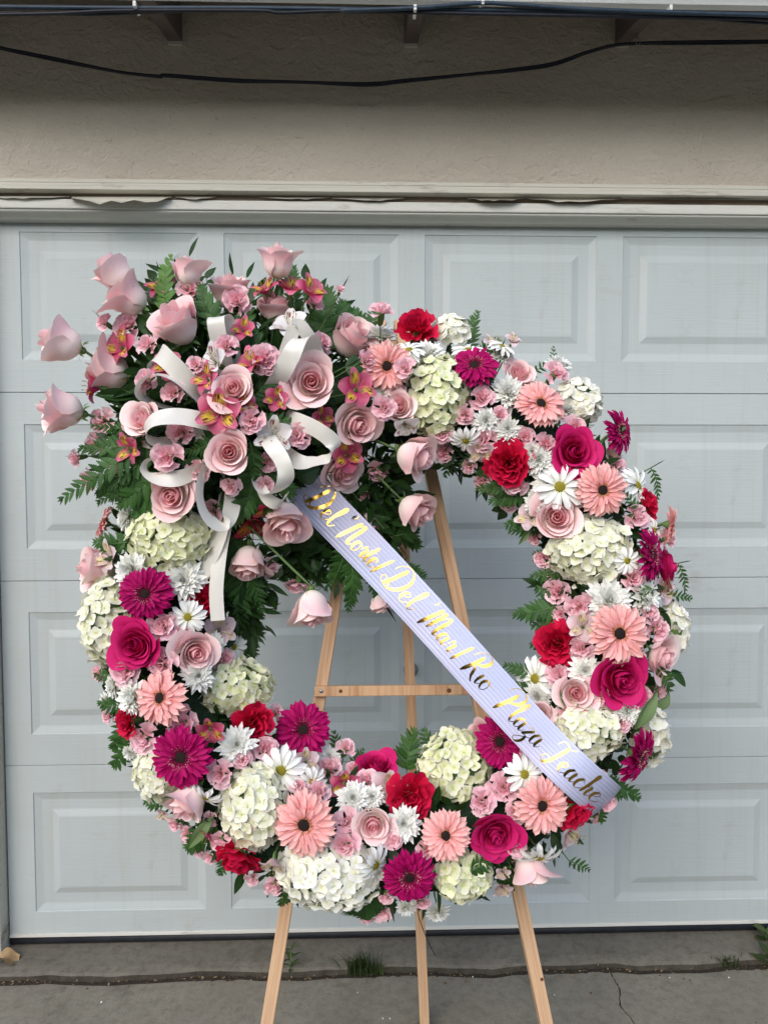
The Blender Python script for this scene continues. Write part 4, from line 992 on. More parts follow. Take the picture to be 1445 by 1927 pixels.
# ---- foliage packed between the stems: nobody could count it
mb = MB(); fr_ = random.Random(77)
def stray(p, d, L, W):
    x = d.normalized(); z = (Vector((fr_.gauss(0, 1), fr_.gauss(0, 1), fr_.gauss(0, 1)))); z = (z-x*z.dot(x)).normalized(); y = z.cross(x)
    mb.grid(lambda u, v: p+x*(L*v)+y*((u-.5)*2*W*math.sin(math.pi*(.05+.95*v)**.8))+z*(.2*L*v*v), 2, 5)
for i in range(1500):
    a = fr_.uniform(0, 6.283); b = fr_.uniform(-.5, math.pi+.5); r = fr_.uniform(.085, .118)
    p = WC+(E1*math.cos(a)+E2*math.sin(a))*(RR+r*math.cos(b))+N*(r*math.sin(b)); nn = ((E1*math.cos(a)+E2*math.sin(a))*math.cos(b)+N*math.sin(b))
    stray(p, nn*.5+Vector((fr_.gauss(0, .7), fr_.gauss(0, .5), fr_.gauss(0, .7))), fr_.uniform(.02, .045), fr_.uniform(.005, .011))
for i in range(1500):
    d = Vector((fr_.gauss(0, 1), fr_.gauss(0, 1), fr_.gauss(0, 1))).normalized(); k_ = fr_.uniform(.45, .95)
    if d.z < -.35 and fr_.random() < .6: continue
    p = SC+E1*(d.x*SRX*k_)+E2*(d.y*SRX*k_)+N*(d.z*SRD*k_*.95); nn = E1*d.x+E2*d.y+N*d.z
    stray(p, nn*.7+Vector((fr_.gauss(0, .5), fr_.gauss(0, .4), fr_.gauss(0, .5))), fr_.uniform(.03, .065), fr_.uniform(.006, .014))
for cu, cv, rx in ((690, 940, .075), (700, 1000, .06), (640, 1030, .05), (570, 1040, .055), (470, 1060, .06), (455, 1150, .045), (720, 900, .06), (470, 600, .08), (560, 620, .07), (330, 560, .06), (250, 850, .07)):
    cp = on_plane(cu, cv, SC-N*.05, N)
    for i in range(90):
        d = Vector((fr_.gauss(0, .5), fr_.gauss(0, .3), fr_.gauss(0, .5))); stray(cp+d*rx, d+Vector((fr_.gauss(0, .4), 0, fr_.gauss(0, .4))), fr_.uniform(.025, .05), fr_.uniform(.005, .011))
tag(mb.build('foliage', M['leaf']), 'dark leaves packed between the flower stems', 'foliage', kind='stuff')

# ------------------------------------------------------------------ flowers: spray
OPEN_LABELS = ['open pale pink rose at the heart of the bow', "open pale pink rose beside the bow's upright loop and a fern tip", "open pale pink rose just under the bow's centre", 'open pale pink rose resting on the lime green hydrangea']
SPRAY_LABELS = ['pale pink rose jutting out sideways on a bare green stem', "pale pink rose half hidden behind another rose at the spray's corner",
    "pale pink rose overlapping the rose behind it at the spray's corner", 'small pale pink rose behind the bright green fern tip', "large pale pink rose just above the bow's widest loop", 'pale pink rose lying sideways against a streaked pink alstroemeria',
    'pale pink rose jutting sideways above a small carnation and fern',
    'pale pink rose cupped upward behind a frilly mini carnation',
    'pale blush rose standing topmost above pink alstroemerias',
    'pink rose cup standing straight below the topmost rose',
    'pale pink rose leaning towards the easel top', "pale pink rose tucked behind the bow's wide side loop", 'pale pink rose between dark leaves and the peach pink gerbera',
    'pale pink rose drooping onto the start of the sash',
    'pale pink rose pointing at the easel leg below the lime hydrangea',
    'pale pink rose hanging beside the easel leg among fern tips',
    'pale pink rose under a bow loop along the sash edge',
    'pale pink rose hanging head down below the crimson alstroemeria',
    'pale pink rose hanging lowest, in front of the easel leg',
    'pale pink rose half hidden behind the lettered sash',
    'pale pink rose tip peeping out under the sash']
for r_ in ((118, 645, 86, (-.85, .30, .40)), (216, 517, 78, (-.62, .68, .30)), (243, 560, 84, (-.70, .58, .40)), (352, 512, 62, (.05, 1, .2)), (335, 613, 94, (-.35, .62, .62)),
           (206, 700, 88, (-.92, .25, .3)), (118, 772, 90, (-.86, .12, .50)), (434, 552, 78, (.05, .85, .42)), (522, 494, 72, (.05, 1, .28)), (517, 582, 64, (.0, .85, .45)), (658, 638, 86, (.55, .55, .6)),
           (270, 790, 70, (-.35, .12, .9)), (670, 798, 86, (.45, -.30, .80)), (642, 886, 78, (.5, -.45, .7)), (779, 857, 80, (.82, -.32, .42)), (780, 958, 74, (.72, -.52, .4)),
           (538, 978, 88, (.15, -.75, .55)), (468, 1056, 74, (-.05, -.9, .42)), (588, 1142, 80, (.1, -1, .30)), (685, 985, 58, (.6, -.5, .4)), (716, 1133, 44, (.3, -1, .2))):
    rose(*r_, dz=.03 if r_[1] < 840 or r_[0] > 670 and r_[1] > 980 else .085, lab=SPRAY_LABELS.pop(0))
for r_ in ((440, 733, 80, (.08, .10, 1)), (586, 720, 94, (.12, -.02, 1)), (432, 852, 84, (.10, -.02, 1)), (325, 931, 92, (.0, -.18, 1))): rose(*r_, 'open', dz=.055, lab=OPEN_LABELS.pop(0))
for a_ in ((226, 652, 62, 'p', (-.3, .2, .8)), (176, 728, 54, 'p', (-.9, .1, .3)), (388, 712, 54, 'p', (-.5, .3, .8)), (413, 776, 78, 'p', (.0, -.15, 1)), (472, 682, 56, 'p', (-.3, .6, .7)), (498, 543, 48, 'p', (-.3, .7, .5)), (548, 540, 52, 'p', (.2, .7, .5)),
           (586, 545, 52, 'p', (.5, .5, .6)), (672, 732, 62, 'p', (.4, .1, .9)), (653, 857, 58, 'p', (.2, .0, .9)), (462, 762, 40, 'p', (.5, .1, .8)), (478, 985, 74, 'd', (.1, -.8, .5)), (505, 960, 50, 'd', (.3, -.8, .5)), (402, 682, 64, 'w', (-.5, .2, .8)), (546, 612, 64, 'w', (-.1, .7, .7)), (514, 820, 62, 'w', (.1, -.1, 1)), (762, 800, 46, 'w', (.3, -.6, .6))):
    alstroemeria(*a_, dz=.05)
for c_ in ((192, 790, 46, (-.3, 0, 1)), (357, 546, 46, (.1, .3, .9)), (446, 566, 52, (.1, .1, 1)), (243, 612, 50, (-.2, .3, .9)), (426, 650, 42, None), (368, 686, 32, None), (499, 676, 54, None), (604, 646, 42, None), (690, 678, 38, (.5, 0, .8)), (718, 586, 42, (.1, .7, .6)),
           (316, 860, 56, None), (340, 812, 50, None), (472, 791, 48, None), (561, 820, 46, None), (505, 868, 40, None), (709, 887, 46, None), (684, 932, 22, (.5, -.3, .8)), (722, 768, 44, None), (762, 692, 40, None), (560, 1100, 42, (-.1, -.7, .5)), (506, 1068, 36, (.5, -.4, .6)), (250, 800, 46, (-.5, -.2, .8)), (505, 690, 30, None), (590, 570, 34, (.3, .5, .7)), (640, 545, 20, (.3, .6, .6)), (520, 995, 40, (.2, -.6, .7))):
    carnation(c_[0], c_[1], c_[2], 'mini', c_[3], dz=.05 if c_[:2] not in ((340, 812), (505, 868), (250, 800)) else .01)

# ------------------------------------------------------------------ flowers: ring
for h_ in ((825, 737, 128, 166, 'hyd_g', (.05, .1, 1)), (852, 612, 78, 76, 'hyd_w', (.1, .8, .5)), (1100, 745, 96, 100, 'hyd_w', (.45, .5, .7)), (1113, 1036, 160, 140, 'hyd_c', None), (1280, 1183, 62, 104, 'hyd_w', (.85, 0, .5)),
           (1112, 1382, 140, 128, 'hyd_c', (.1, -.1, 1)), (1232, 1395, 84, 138, 'hyd_w', (.8, -.3, .5)), (310, 1012, 164, 136, 'hyd_g', (-.15, .05, 1)), (186, 1172, 104, 176, 'hyd_c', (-.7, -.05, .7)), (440, 1298, 160, 120, 'hyd_g', (.35, .1, .95)),
           (288, 1468, 108, 118, 'hyd_c', (-.5, -.4, .75)), (478, 1522, 136, 160, 'hyd_c', None), (617, 1662, 204, 136, 'hyd_w', (-.05, -.35, .95)), (861, 1450, 144, 152, 'hyd_g', (.0, .2, 1)), (874, 1664, 118, 104, 'hyd_g', (.1, -.5, .85))):
    hydrangea(*h_)
for g_ in ((1012, 768, 100, 'gpink', None), (1128, 922, 102, 'gpink', (.25, .1, 1)), (1158, 1192, 118, 'gpink', (.1, 0, 1)), (728, 690, 98, 'gpink', (-.1, .1, 1)), (311, 1313, 108, 'gpink', (-.2, 0, 1)), (577, 1546, 124, 'gpink', (.0, -.1, 1)), (840, 1570, 96, 'gpink', (0, .12, 1)), (1015, 1512, 106, 'gpink', (.1, -.1, 1)),
           (210, 988, 66, 'gpink', (-.93, .15, .25)), (1246, 986, 72, 'gpink', (.9, .05, .30))):
    gerbera(*g_, dz=.02)
for g_ in ((893, 697, 92, 'gmag', (.0, .35, .9)), (1152, 814, 88, 'gmag', (.62, .3, .6)), (1210, 1046, 104, 'gmag', (.72, .05, .65)), (277, 1116, 102, 'gmag', (-.1, .05, 1)), (347, 1420, 120, 'gmag', (-.15, -.05, 1)), (570, 1376, 106, 'gmag', (.1, .55, .8)), (943, 1394, 100, 'gmag', (-.1, .15, 1)), (768, 1641, 106, 'gmag', (0, -.3, .9)), (1188, 1416, 110, 'gmag', (.75, -.25, .6))):
    gerbera(*g_, dz=.015)
for r_ in ((1046, 974, 88, (-.1, .1, 1)), (752, 766, 66, (-.1, .1, 1)), (976, 704, 58, (.1, .3, .9)), (1083, 1304, 74, (-.1, .15, 1)), (703, 1551, 74, (.0, .0, 1))): rose(*r_, 'open', dz=.015)
for r_ in ((1240, 1236, 84, (.65, -.1, .70)), (355, 1505, 78, (-.45, -.6, .6)), (366, 1228, 84, (.45, .0, .78)), (186, 1070, 80, (-.8, .1, .5)), (997, 1632, 72, (.15, -.95, .4)), (1018, 1345, 52, (-.3, .2, .8)), (905, 1378, 44, (-.6, .3, .6))): rose(*r_, dz=.01)
for r_ in ((1080, 851, 96, (.1, .1, 1)), (1168, 1277, 110, (.15, -.05, 1)), (933, 1570, 96, (.05, -.15, 1)), (257, 1215, 98, (-.15, .1, 1)), (1256, 1068, 74, (.85, .1, .4)), (708, 1442, 78, (.1, .85, .5))): rose(*r_, 'hot', dz=.015)
for c_ in ((783, 620, 78, (.0, .5, .8)), (957, 872, 88, (-.2, -.1, 1)), (1213, 950, 58, (.7, .3, .6)), (1048, 1211, 84, (-.3, .1, .9)), (772, 1498, 84, (-.1, .1, 1)), (474, 1363, 80, (.4, .2, .85)), (243, 1356, 58, (-.6, 0, .75)), (450, 1608, 84, (-.3, -.6, .7)), (380, 1130, 64, (.3, .1, .9)), (1078, 1522, 74, (.4, -.3, .8))):
    carnation(c_[0], c_[1], c_[2], 'red', c_[3], dz=.01)
for m_ in ((716, 634, 58, (.1, .8, .5)), (955, 740, 64, None), (914, 792, 52, None), (955, 808, 50, None), (1013, 866, 58, None), (1062, 770, 62, None), (1145, 1132, 80, (0, .25, .9)), (1212, 1122, 64, (.5, 0, .8)), (1101, 1262, 58, None), (1012, 1312, 50, (-.4, 0, .9)), (1180, 1337, 54, None), (445, 1402, 70, None), (253, 1312, 70, (-.5, .05, .8)), (373, 1272, 58, None),
           (760, 1551, 64, None), (664, 1503, 60, None), (250, 1075, 72, (-.3, 0, .9)), (345, 1092, 76, (.1, .1, 1)), (1030, 905, 56, (-.4, 0, .9)), (805, 668, 60, (.0, .6, .8)), (1050, 690, 50, (.3, .6, .6)), (215, 1290, 44, (-.7, 0, .6)), (620, 1425, 40, (.2, .5, .7)), (945, 668, 46, (.1, .6, .7)), (720, 740, 44, None), (1010, 945, 50, (-.6, 0, .7)), (700, 1500, 46, None), (400, 1215, 46, None), (240, 975, 50, (-.7, .1, .6)), (1150, 1010, 40, (.5, .2, .8)), (1000, 850, 40, None)):
    mum(*m_, dz=.005)
for d_ in ((1052, 918, 92, (-.1, .15, 1)), (1012, 1277, 84, (-.6, .1, .75)), (355, 1160, 68, (.1, 0, 1)), (530, 1448, 90, (.05, .1, 1)), (583, 1466, 60, (.3, -.2, .8)), (985, 1456, 74, (.0, .2, 1)), (698, 1622, 80, (.7, -.3, .6)), (1012, 1602, 84, (.1, -.75, .6)), (1190, 918, 84, (.65, .3, .65)), (880, 668, 66, (0, .8, .5)), (770, 668, 66, (-.1, .7, .6)), (940, 660, 56, (.3, .7, .5)),
           (878, 822, 60, (-.2, -.7, .6)), (392, 1490, 66, (-.3, -.7, .6)), (435, 1215, 54, (.6, -.1, .7)), (1222, 1000, 50, (.6, .2, .7)), (1175, 1055, 54, (.1, 0, .9)), (590, 1415, 50, (.2, .5, .8))):
    daisy(*d_, dz=.01)
for a_ in ((412, 1186, 58, 'b', (.5, .2, .8)), (204, 1050, 58, 'b', (-.6, .2, .8)), (730, 1482, 62, 'b', (.0, .1, 1)), (512, 1627, 48, 'b', (-.2, -.7, .6)), (1096, 1180, 52, 'b', (-.2, .2, .9)), (1250, 1110, 50, 'b', (.6, .2, .7)), (1150, 858, 42, 'b', (.5, .3, .8)), (998, 972, 50, 'b', (-.5, .2, .8)), (1074, 1570, 58, 'b', (.6, -.4, .6)), (930, 648, 40, 'b', (.3, .7, .5)), (395, 1376, 50, 'p', (.0, -.3, .9)), (648, 1478, 52, 'p', (.1, -.1, 1)), (575, 1435, 46, 'b', (.2, .3, .9)), (905, 850, 46, 'b', (-.2, -.6, .7)), (388, 1572, 38, 'p', (-.5, -.5, .6)), (965, 640, 30, 'b', (.3, .7, .6))):
    alstroemeria(*a_, dz=.015)
MINI = [(813, 632, 40), (906, 748, 44), (910, 828, 50), (968, 910, 46), (1026, 836, 42), (988, 822, 34), (996, 796, 40), (1081, 806, 46), (1130, 815, 42), (1142, 846, 34), (1093, 892, 28), (1045, 702, 46), (940, 782, 34), (1086, 938, 32), (1196, 972, 48), (1190, 1086, 46), (1090, 1141, 48), (1222, 1154, 36), (1236, 1184, 46), (1094, 1221, 44), (1050, 1270, 44), (1128, 1312, 36), (1248, 1270, 32), (1022, 1050, 34), (305, 1250, 58), (236, 1262, 54), (271, 1390, 54), (343, 1362, 56), (305, 1178, 54), (345, 1190, 40), (206, 1305, 30), (420, 1238, 42), (415, 1456, 50), (408, 1492, 44), (478, 1537, 46), (518, 1342, 32), (498, 1412, 50), (620, 1446, 48), (690, 1470, 42), (652, 1548, 48), (650, 1592, 58), (946, 1482, 52), (906, 1510, 48), (970, 1594, 38), (652, 1408, 34), (415, 1582, 40), (726, 1688, 26), (970, 1530, 40), (1020, 805, 34), (1195, 1235, 36), (1180, 895, 36), (1160, 875, 36), (668, 1450, 36), (545, 1410, 40), (315, 1100, 30), (232, 1060, 34), (455, 1430, 34), (330, 1470, 40), (600, 1490, 40), (800, 1600, 36), (830, 815, 40), (700, 680, 30), (1030, 1410, 44), (1065, 1340, 36), (1210, 1310, 34), (1170, 1360, 34), (290, 1350, 40), (1000, 1420, 40), (745, 730, 34), (1255, 1015, 34), (875, 780, 36), (1060, 820, 36), (700, 1600, 36), (740, 1580, 34), (560, 1480, 36), (1120, 1465, 40)]
for u, v, s in MINI:
    if (u, v) != (478, 1537) and any(math.hypot(f['u']-u, f['v']-v) < f['s']*.40 and f['s'] > s*1.2 for f in FLOWERS): continue
    carnation(u, v, s, 'mini', None, dz=.006)
# fill what is still open on the ring with small flowers
fl = random.Random(12); added = 0
for i in range(9000):
    a = fl.uniform(0, 6.283); b = fl.uniform(.42, math.pi-.42)
    q = WC+(E1*math.cos(a)+E2*math.sin(a))*(RR+RT*math.cos(b))+N*(RT*math.sin(b)); u, v = px(q)
    if in_spray(u, v): continue
    gap = min(math.hypot(f['u']-u, f['v']-v)-f['s']*.5 for f in FLOWERS)
    if gap < 10: continue
    s = min(48, max(28, gap*2.3)); k_ = fl.random(); added += 1
    if k_ < .72: carnation(u, v, s, 'mini', None, dz=-.004)
    elif k_ < .82: mum(u, v, s*1.1, None, dz=-.004)
    else: alstroemeria(u, v, s, 'b', None, dz=-.004)
for i in range(4000):
    a = fl.uniform(0, 6.283); r = math.sqrt(fl.random()); u, v = 425+300*r*math.cos(a), 770+260*r*math.sin(a)
    if (v > 930 and u < 420) or (u > 530 and v > 850): continue
    if min(math.hypot(f['u']-u, f['v']-v)-f['s']*.5 for f in FLOWERS) < 20 or math.hypot(u-455, v-790) < 60: continue
    if fl.random() < .6: continue
    added += 1
    if fl.random() < .75: carnation(u, v, fl.uniform(32, 44), 'mini', None, dz=.03)
    else: alstroemeria(u, v, fl.uniform(40, 52), 'p', None, dz=.03)
    if added > 200: break
print('fillers', added)
# ------------------------------------------------------------------ white satin bow
bow_c, _ = surf(455, 790, 1); bow_c = bow_c
bow = tag(empty('ribbon_bow', bow_c), 'cream white satin ribbon bow with open loops and two hanging tails', 'bow')
BD = depth(bow_c)+.012
def strip(name, pts, wpx, wv, parent, mat, M0, twist=None):
    """flat ribbon along (u, v, towards-camera metres); wv = width direction (right, up, towards camera), may turn along the way"""
    C = catmull(pts, 8); n = len(C); W0 = Vector(wv[0]); W1 = Vector(wv[-1]); mb = MB()
    P = [at_depth(u, v, BD-d) for u, v, d in C]; wid = wpx*.46*BD/F
    def wd(t):
        k_ = t*(len(wv)-1); i = min(len(wv)-2, int(k_)) if len(wv) > 1 else 0
        a = Vector(wv[i]).lerp(Vector(wv[min(i+1, len(wv)-1)]), k_-i); return (RIGHT*a.x+UP*a.y-FWD*a.z)
    rows = []
    for i in range(n):
        t = (P[min(i+1, n-1)]-P[max(i-1, 0)]).normalized(); w_ = wd(i/(n-1)); w_ = (w_-t*w_.dot(t)).normalized(); nn = t.cross(w_)
        rows.append((P[i], w_, nn))
    def fn(x, y):
        i = int(round(y*(n-1))); p, w_, nn = rows[i]; s = (x-.5)*2; return p+w_*(s*wid)+nn*(.0012*(1-s*s))
    mb.grid(fn, 4, n-1); return link(name, mb.mesh(name, mat), parent, M0)
BM = Matrix.Translation(-bow_c)
def loop(pts, wv, w=40): strip('loop', pts, w, wv, bow, M['ribbon'], BM)
Rt = (1, 0, 0)
IN = (.10, .12, -.98)                              # loops seen edge-on
loop([(440, 760, -.06), (424, 690, .0), (412, 640, .03), (406, 608, .042), (408, 595, .034), (422, 600, .012), (434, 635, -.01), (440, 720, -.06)], [(.92, .15, .2), (.92, .15, .1), (.8, .1, -.5)], 36)
loop([(425, 785, -.07), (375, 738, .02), (340, 702, .048), (312, 674, .050), (296, 664, .028), (294, 690, -.01), (340, 745, -.06)], [(.50, .72, .3), (.55, .7, .3), (.5, .6, -.2)], 40)
loop([(420, 790, -.07), (365, 742, .035), (325, 712, .058), (290, 704, .058), (268, 716, .045), (264, 738, .02), (295, 760, -.015), (400, 790, -.07)], [(.05, .25, -.96)], 38)
loop([(440, 802, -.06), (388, 792, .045), (335, 783, .070), (292, 788, .075), (274, 806, .062), (280, 826, .035), (320, 832, .0), (400, 815, -.07)], [(.12, .85, -.35), (.05, .85, -.45), (-.35, .6, -.7), (-.3, .5, -.8)], 38)
loop([(400, 805, -.06), (330, 828, -.01), (285, 834, -.005), (262, 824, -.02), (300, 815, -.06)], [(.2, .8, .3)], 24)
loop([(420, 820, -.06), (398, 856, .02), (372, 884, .035), (335, 900, .04), (298, 900, .04), (276, 886, .03), (284, 868, .01), (330, 862, -.03), (400, 830, -.07)], [(.6, .65, .2), (.5, .7, .2), (.05, .2, -.98), (.05, .2, -.98)], 32)
loop([(430, 830, -.06), (392, 872, .02), (376, 915, .05), (380, 955, .055), (398, 982, .045), (422, 984, .02), (436, 955, -.01), (440, 890, -.06)], [(.2, .1, -.95), (.15, .15, -.97), (.25, .35, -.85), (.7, .2, -.5)], 36)
loop([(470, 780, -.07), (520, 718, .02), (545, 672, .048), (562, 642, .050), (578, 634, .035), (588, 652, .005), (570, 690, -.03), (510, 770, -.07)], [(.85, .25, .2), (.88, .2, .2), (.8, -.1, -.5)], 38)
loop([(510, 750, -.06), (545, 640, -.02), (560, 612, -.01), (580, 632, -.02), (600, 670, -.05)], [(.6, .5, .2)], 28)
loop([(490, 800, -.04), (508, 832, .055), (530, 865, .075), (538, 895, .070), (526, 920, .05), (502, 928, .02), (484, 905, -.01), (478, 840, -.06)], [(.85, .25, .25), (.85, .1, .25), (.45, .1, -.85), (.2, .2, -.95)], 33)
loop([(510, 780, -.06), (560, 792, .015), (602, 812, .03), (628, 836, .022), (618, 860, .015), (590, 868, .02), (555, 866, .01), (500, 820, -.06)], [(.3, .8, .2), (.35, .8, .3), (.3, .5, -.7), (.1, .9, .2)], 33)
loop([(480, 890, -.03), (500, 934, .01), (525, 948, .012), (542, 925, -.01)], [(.5, .6, .3)], 28)
strip('tail', [(430, 830, -.07), (424, 950, -.07), (408, 1020, -.055), (390, 1060, -.055), (368, 1105, -.06)], 36, [(.9, .2, .2), (.7, -.4, .3), (.6, -.6, .2)], bow, M['ribbon'], BM)
strip('tail', [(440, 830, -.08), (428, 960, -.08), (414, 1040, -.055), (407, 1110, -.045), (410, 1168, -.045)], 30, [(1, 0, .1), (1, 0, -.05)], bow, M['ribbon'], BM)
kn = MB(); kn.tube([bow_c-N*.04+RIGHT*-.012, bow_c-N*.03, bow_c-N*.04+RIGHT*.012], [.016, .019, .016], 10); link('knot', kn.mesh('knot', M['ribbon']), bow, BM)

# ------------------------------------------------------------------ lettered sash
sp0, _ = surf(560, 890, 0); 
def sash_pt(u, v, d): return at_depth(u, v, d)
pA, _ = surf(600, 945, 0); pB, _ = surf(1085, 1452, 0)
dA, dB = depth(pA)-.080, depth(pB)-.050
D0 = Vector((1119-605, 1491-950)).normalized()
cl = [(520, 852, dA+.06), (562, 902, dA+.012), (605, 950, dA), (700, 1047, lerp(dA, dB, .17)), (825, 1182, lerp(dA, dB, .41)-.004), (922, 1290, lerp(dA, dB, .6)-.005), (1020, 1396, lerp(dA, dB, .82)-.003), (1080, 1455, dB+.002), (1119, 1490, dB+.022), (1140, 1509, dB+.075), (1138, 1507, dB+.14)]
CL = catmull(cl, 14); SP = [at_depth(*c) for c in CL]
SL_ = [0]
for a_, b_ in zip(CL, CL[1:]): SL_.append(SL_[-1]+math.hypot(b_[0]-a_[0], b_[1]-a_[1]))
s_ref = min(range(len(CL)), key=lambda i: abs(CL[i][0]-577)+abs(CL[i][1]-919)); s_off = SL_[s_ref]
HW = 38.5
def sash_frame(s):
    """s: picture pixels along the sash from the first letter"""
    s += s_off; i = 0
    while i < len(SL_)-2 and SL_[i+1] < s: i += 1
    t = (s-SL_[i])/max(1e-6, SL_[i+1]-SL_[i]); p = SP[i].lerp(SP[i+1], t)
    tg = (SP[min(i+2, len(SP)-1)]-SP[max(i-1, 0)]).normalized()
    wdir = (RIGHT*.73+UP*.69-FWD*(-.05)); wdir = (wdir-tg*wdir.dot(tg)).normalized(); nn = wdir.cross(tg)
    if nn.dot(FWD) > 0: nn = -nn
    return p, tg, wdir, nn
def sash_pos(s, q, lift=0.0):
    p, tg, w_, nn = sash_frame(s); sc = 1.02*depth(p)/F; cup = .004*(1-(q/HW)**2)+.0020*math.sin(s*.017+q*.02)+.0006*math.sin(s*.043-q*.05+1)
    return p+w_*(q*sc)+nn*(cup+lift)
sash = tag(empty('memorial_sash', SP[20]), 'lavender white ribbed sash with gold script lettering draped across the wreath', 'sash')
SM = Matrix.Translation(-SP[20]); s0, s1 = -s_off, SL_[-1]-s_off
mb = MB(); mb.grid(lambda x, y: sash_pos(lerp(s0, s1, y), (x-.5)*2*HW), 22, 150); link('band', mb.mesh('band', M['sash']), sash, SM)
GL = {
 'e': (.78, [[(0, .42), (.35, .58), (.56, .85), (.36, 1.02), (.1, .72), (.08, .28), (.32, 0), (.6, .14), (.82, .45)]]),
 'l': (.66, [[(0, .4), (.34, 1.2), (.52, 1.95), (.40, 2.2), (.24, 1.7), (.14, .5), (.3, 0), (.55, .15), (.72, .45)]]),
 'D': (1.62, [[(.62, 2.05), (.46, 1.3), (.28, .5), (.05, -.05)], [(-.15, 1.35), (.02, 1.9), (.55, 2.3), (1.15, 2.05), (1.45, 1.3), (1.2, .45), (.6, -.05), (.0, -.02), (-.35, .25), (-.2, .52), (.2, .35), (.6, .05)]]),
 'N': (1.55, [[(-.35, 1.75), (-.12, 1.9), (-.2, 2.2)], [(.62, 2.0), (.4, 1.1), (.0, -.2)], [(.1, .2), (.55, 1.35), (1.0, 2.0), (1.12, 1.65), (1.02, .8), (1.0, .2), (1.2, .05), (1.55, .45)]]),
 'o': (.82, [[(.5, .95), (.2, .9), (.05, .45), (.25, 0), (.55, .15), (.62, .6), (.45, .96), (.55, .8), (.9, .85)]]),
 'r': (.70, [[(0, .5), (.2, 1.12), (.25, .92), (.52, .94), (.42, .4), (.5, .04), (.78, .35)]]),
 't': (.62, [[(0, .4), (.32, 1.75), (.22, .9), (.2, .28), (.36, 0), (.62, .32)], [(-.05, 1.12), (.3, 1.22), (.62, 1.25)]]),
 'i': (.52, [[(0, .4), (.2, 1.02), (.12, .4), (.25, 0), (.54, .35)]]),
 '/': (.50, [[(.55, 2.0), (.25, .9), (0, -.2)]]),
 'M': (2.0, [[(-.35, 1.75), (-.12, 1.9), (-.2, 2.2)], [(.6, 2.0), (.38, 1.1), (.0, -.2)], [(.08, .2), (.5, 1.35), (.92, 1.95), (.98, 1.6), (.72, .1)], [(.78, .3), (1.15, 1.4), (1.55, 1.95), (1.66, 1.6), (1.5, .6), (1.6, .05), (1.95, .4)]]),
 'a': (.98, [[(.62, .88), (.34, 1.02), (.06, .62), (.12, .08), (.4, .12), (.64, .9)], [(.66, 1.0), (.58, .4), (.7, .03), (1.0, .4)]]),
 'R': (1.40, [[(.55, 1.9), (.38, 1.0), (.05, -.15)], [(-.2, 1.35), (.05, 1.95), (.7, 2.3), (1.2, 2.0), (1.05, 1.4), (.45, 1.02), (.72, .75), (.98, .15), (1.35, -.2)]]),
 'P': (1.30, [[(.55, 1.9), (.36, 1.0), (.0, -.25)], [(-.3, 1.5), (-.05, 2.1), (.6, 2.35), (1.2, 2.0), (1.1, 1.35), (.45, .95)]]),
 'z': (.86, [[(.08, .82), (.35, 1.0), (.62, .9), (.32, .45), (.1, .08), (.45, .12), (.5, -.4), (.2, -.8), (-.15, -.7), (-.05, -.4), (.88, .35)]]),
 'T': (1.25, [[(-.1, 1.5), (.08, 1.95), (.5, 2.0), (1.0, 1.85), (1.5, 2.15)], [(.85, 1.9), (.66, 1.0), (.4, .1), (0, -.3), (-.3, -.05), (-.1, .35), (.3, .3)]]),
 'c': (.68, [[(.55, .8), (.36, 1.02), (.08, .65), (.1, .15), (.36, 0), (.72, .38)]]),
 'h': (.90, [[(0, .4), (.4, 1.7), (.46, 2.15), (.3, 2.0), (.2, 1.0), (.1, 0)], [(.14, .4), (.42, .98), (.56, .86), (.5, .35), (.62, .03), (.9, .38)]])}
def word(txt, a, b, base=-18.0, em=21.5):
    tot = sum(GL[c][0] for c in txt); kx = (b-a)/tot; x = a; mb = MB()
    for ch in txt:
        adv, strokes = GL[ch]; e_ = em*(1.12 if ch.isupper() else 1.0)
        for st in strokes:
            C = catmull(st, 10); n = len(C); pts = []
            for i in range(n):
                dx, dy = C[min(i+1, n-1)][0]-C[max(i-1, 0)][0], C[min(i+1, n-1)][1]-C[max(i-1, 0)][1]; L = math.hypot(dx*kx, dy*e_) or 1; ddx, ddy = dx*kx/L, dy*e_/L
                down = max(0, -ddy*.92-ddx*.25); end = min(1, .35+i/6, .25+(n-1-i)/5); hw = (.62+(2.3 if not ch.isupper() else 3.1)*down**1.4)*end
                pts.append((x+C[i][0]*kx+C[i][1]*e_*.10, base+C[i][1]*e_, -ddy*hw, ddx*hw))
            b0 = len(mb.v)
            for (sx, q, ox, oy) in pts:
                for sg in (-1, 1): mb.v.append(sash_pos(sx+ox*sg, max(-HW, min(HW, q+oy*sg)), .0007)); mb.uv.append((sx*.01, q*.01))
            for i in range(n-1): k_ = b0+i*2; mb.f.append((k_, k_+1, k_+3, k_+2))
        x += adv*kx
    link('lettering', mb.mesh('lettering', M['foil']), sash, SM)
for w_ in (('Del', 14, 84), ('Norte', 104, 194), ('/', 196, 206), ('Del', 224, 302), ('Mar', 326, 408), ('/', 418, 428), ('Rio', 444, 508), ('Plaza', 540, 652), ('Teache', 674, 797)): word(*w_)

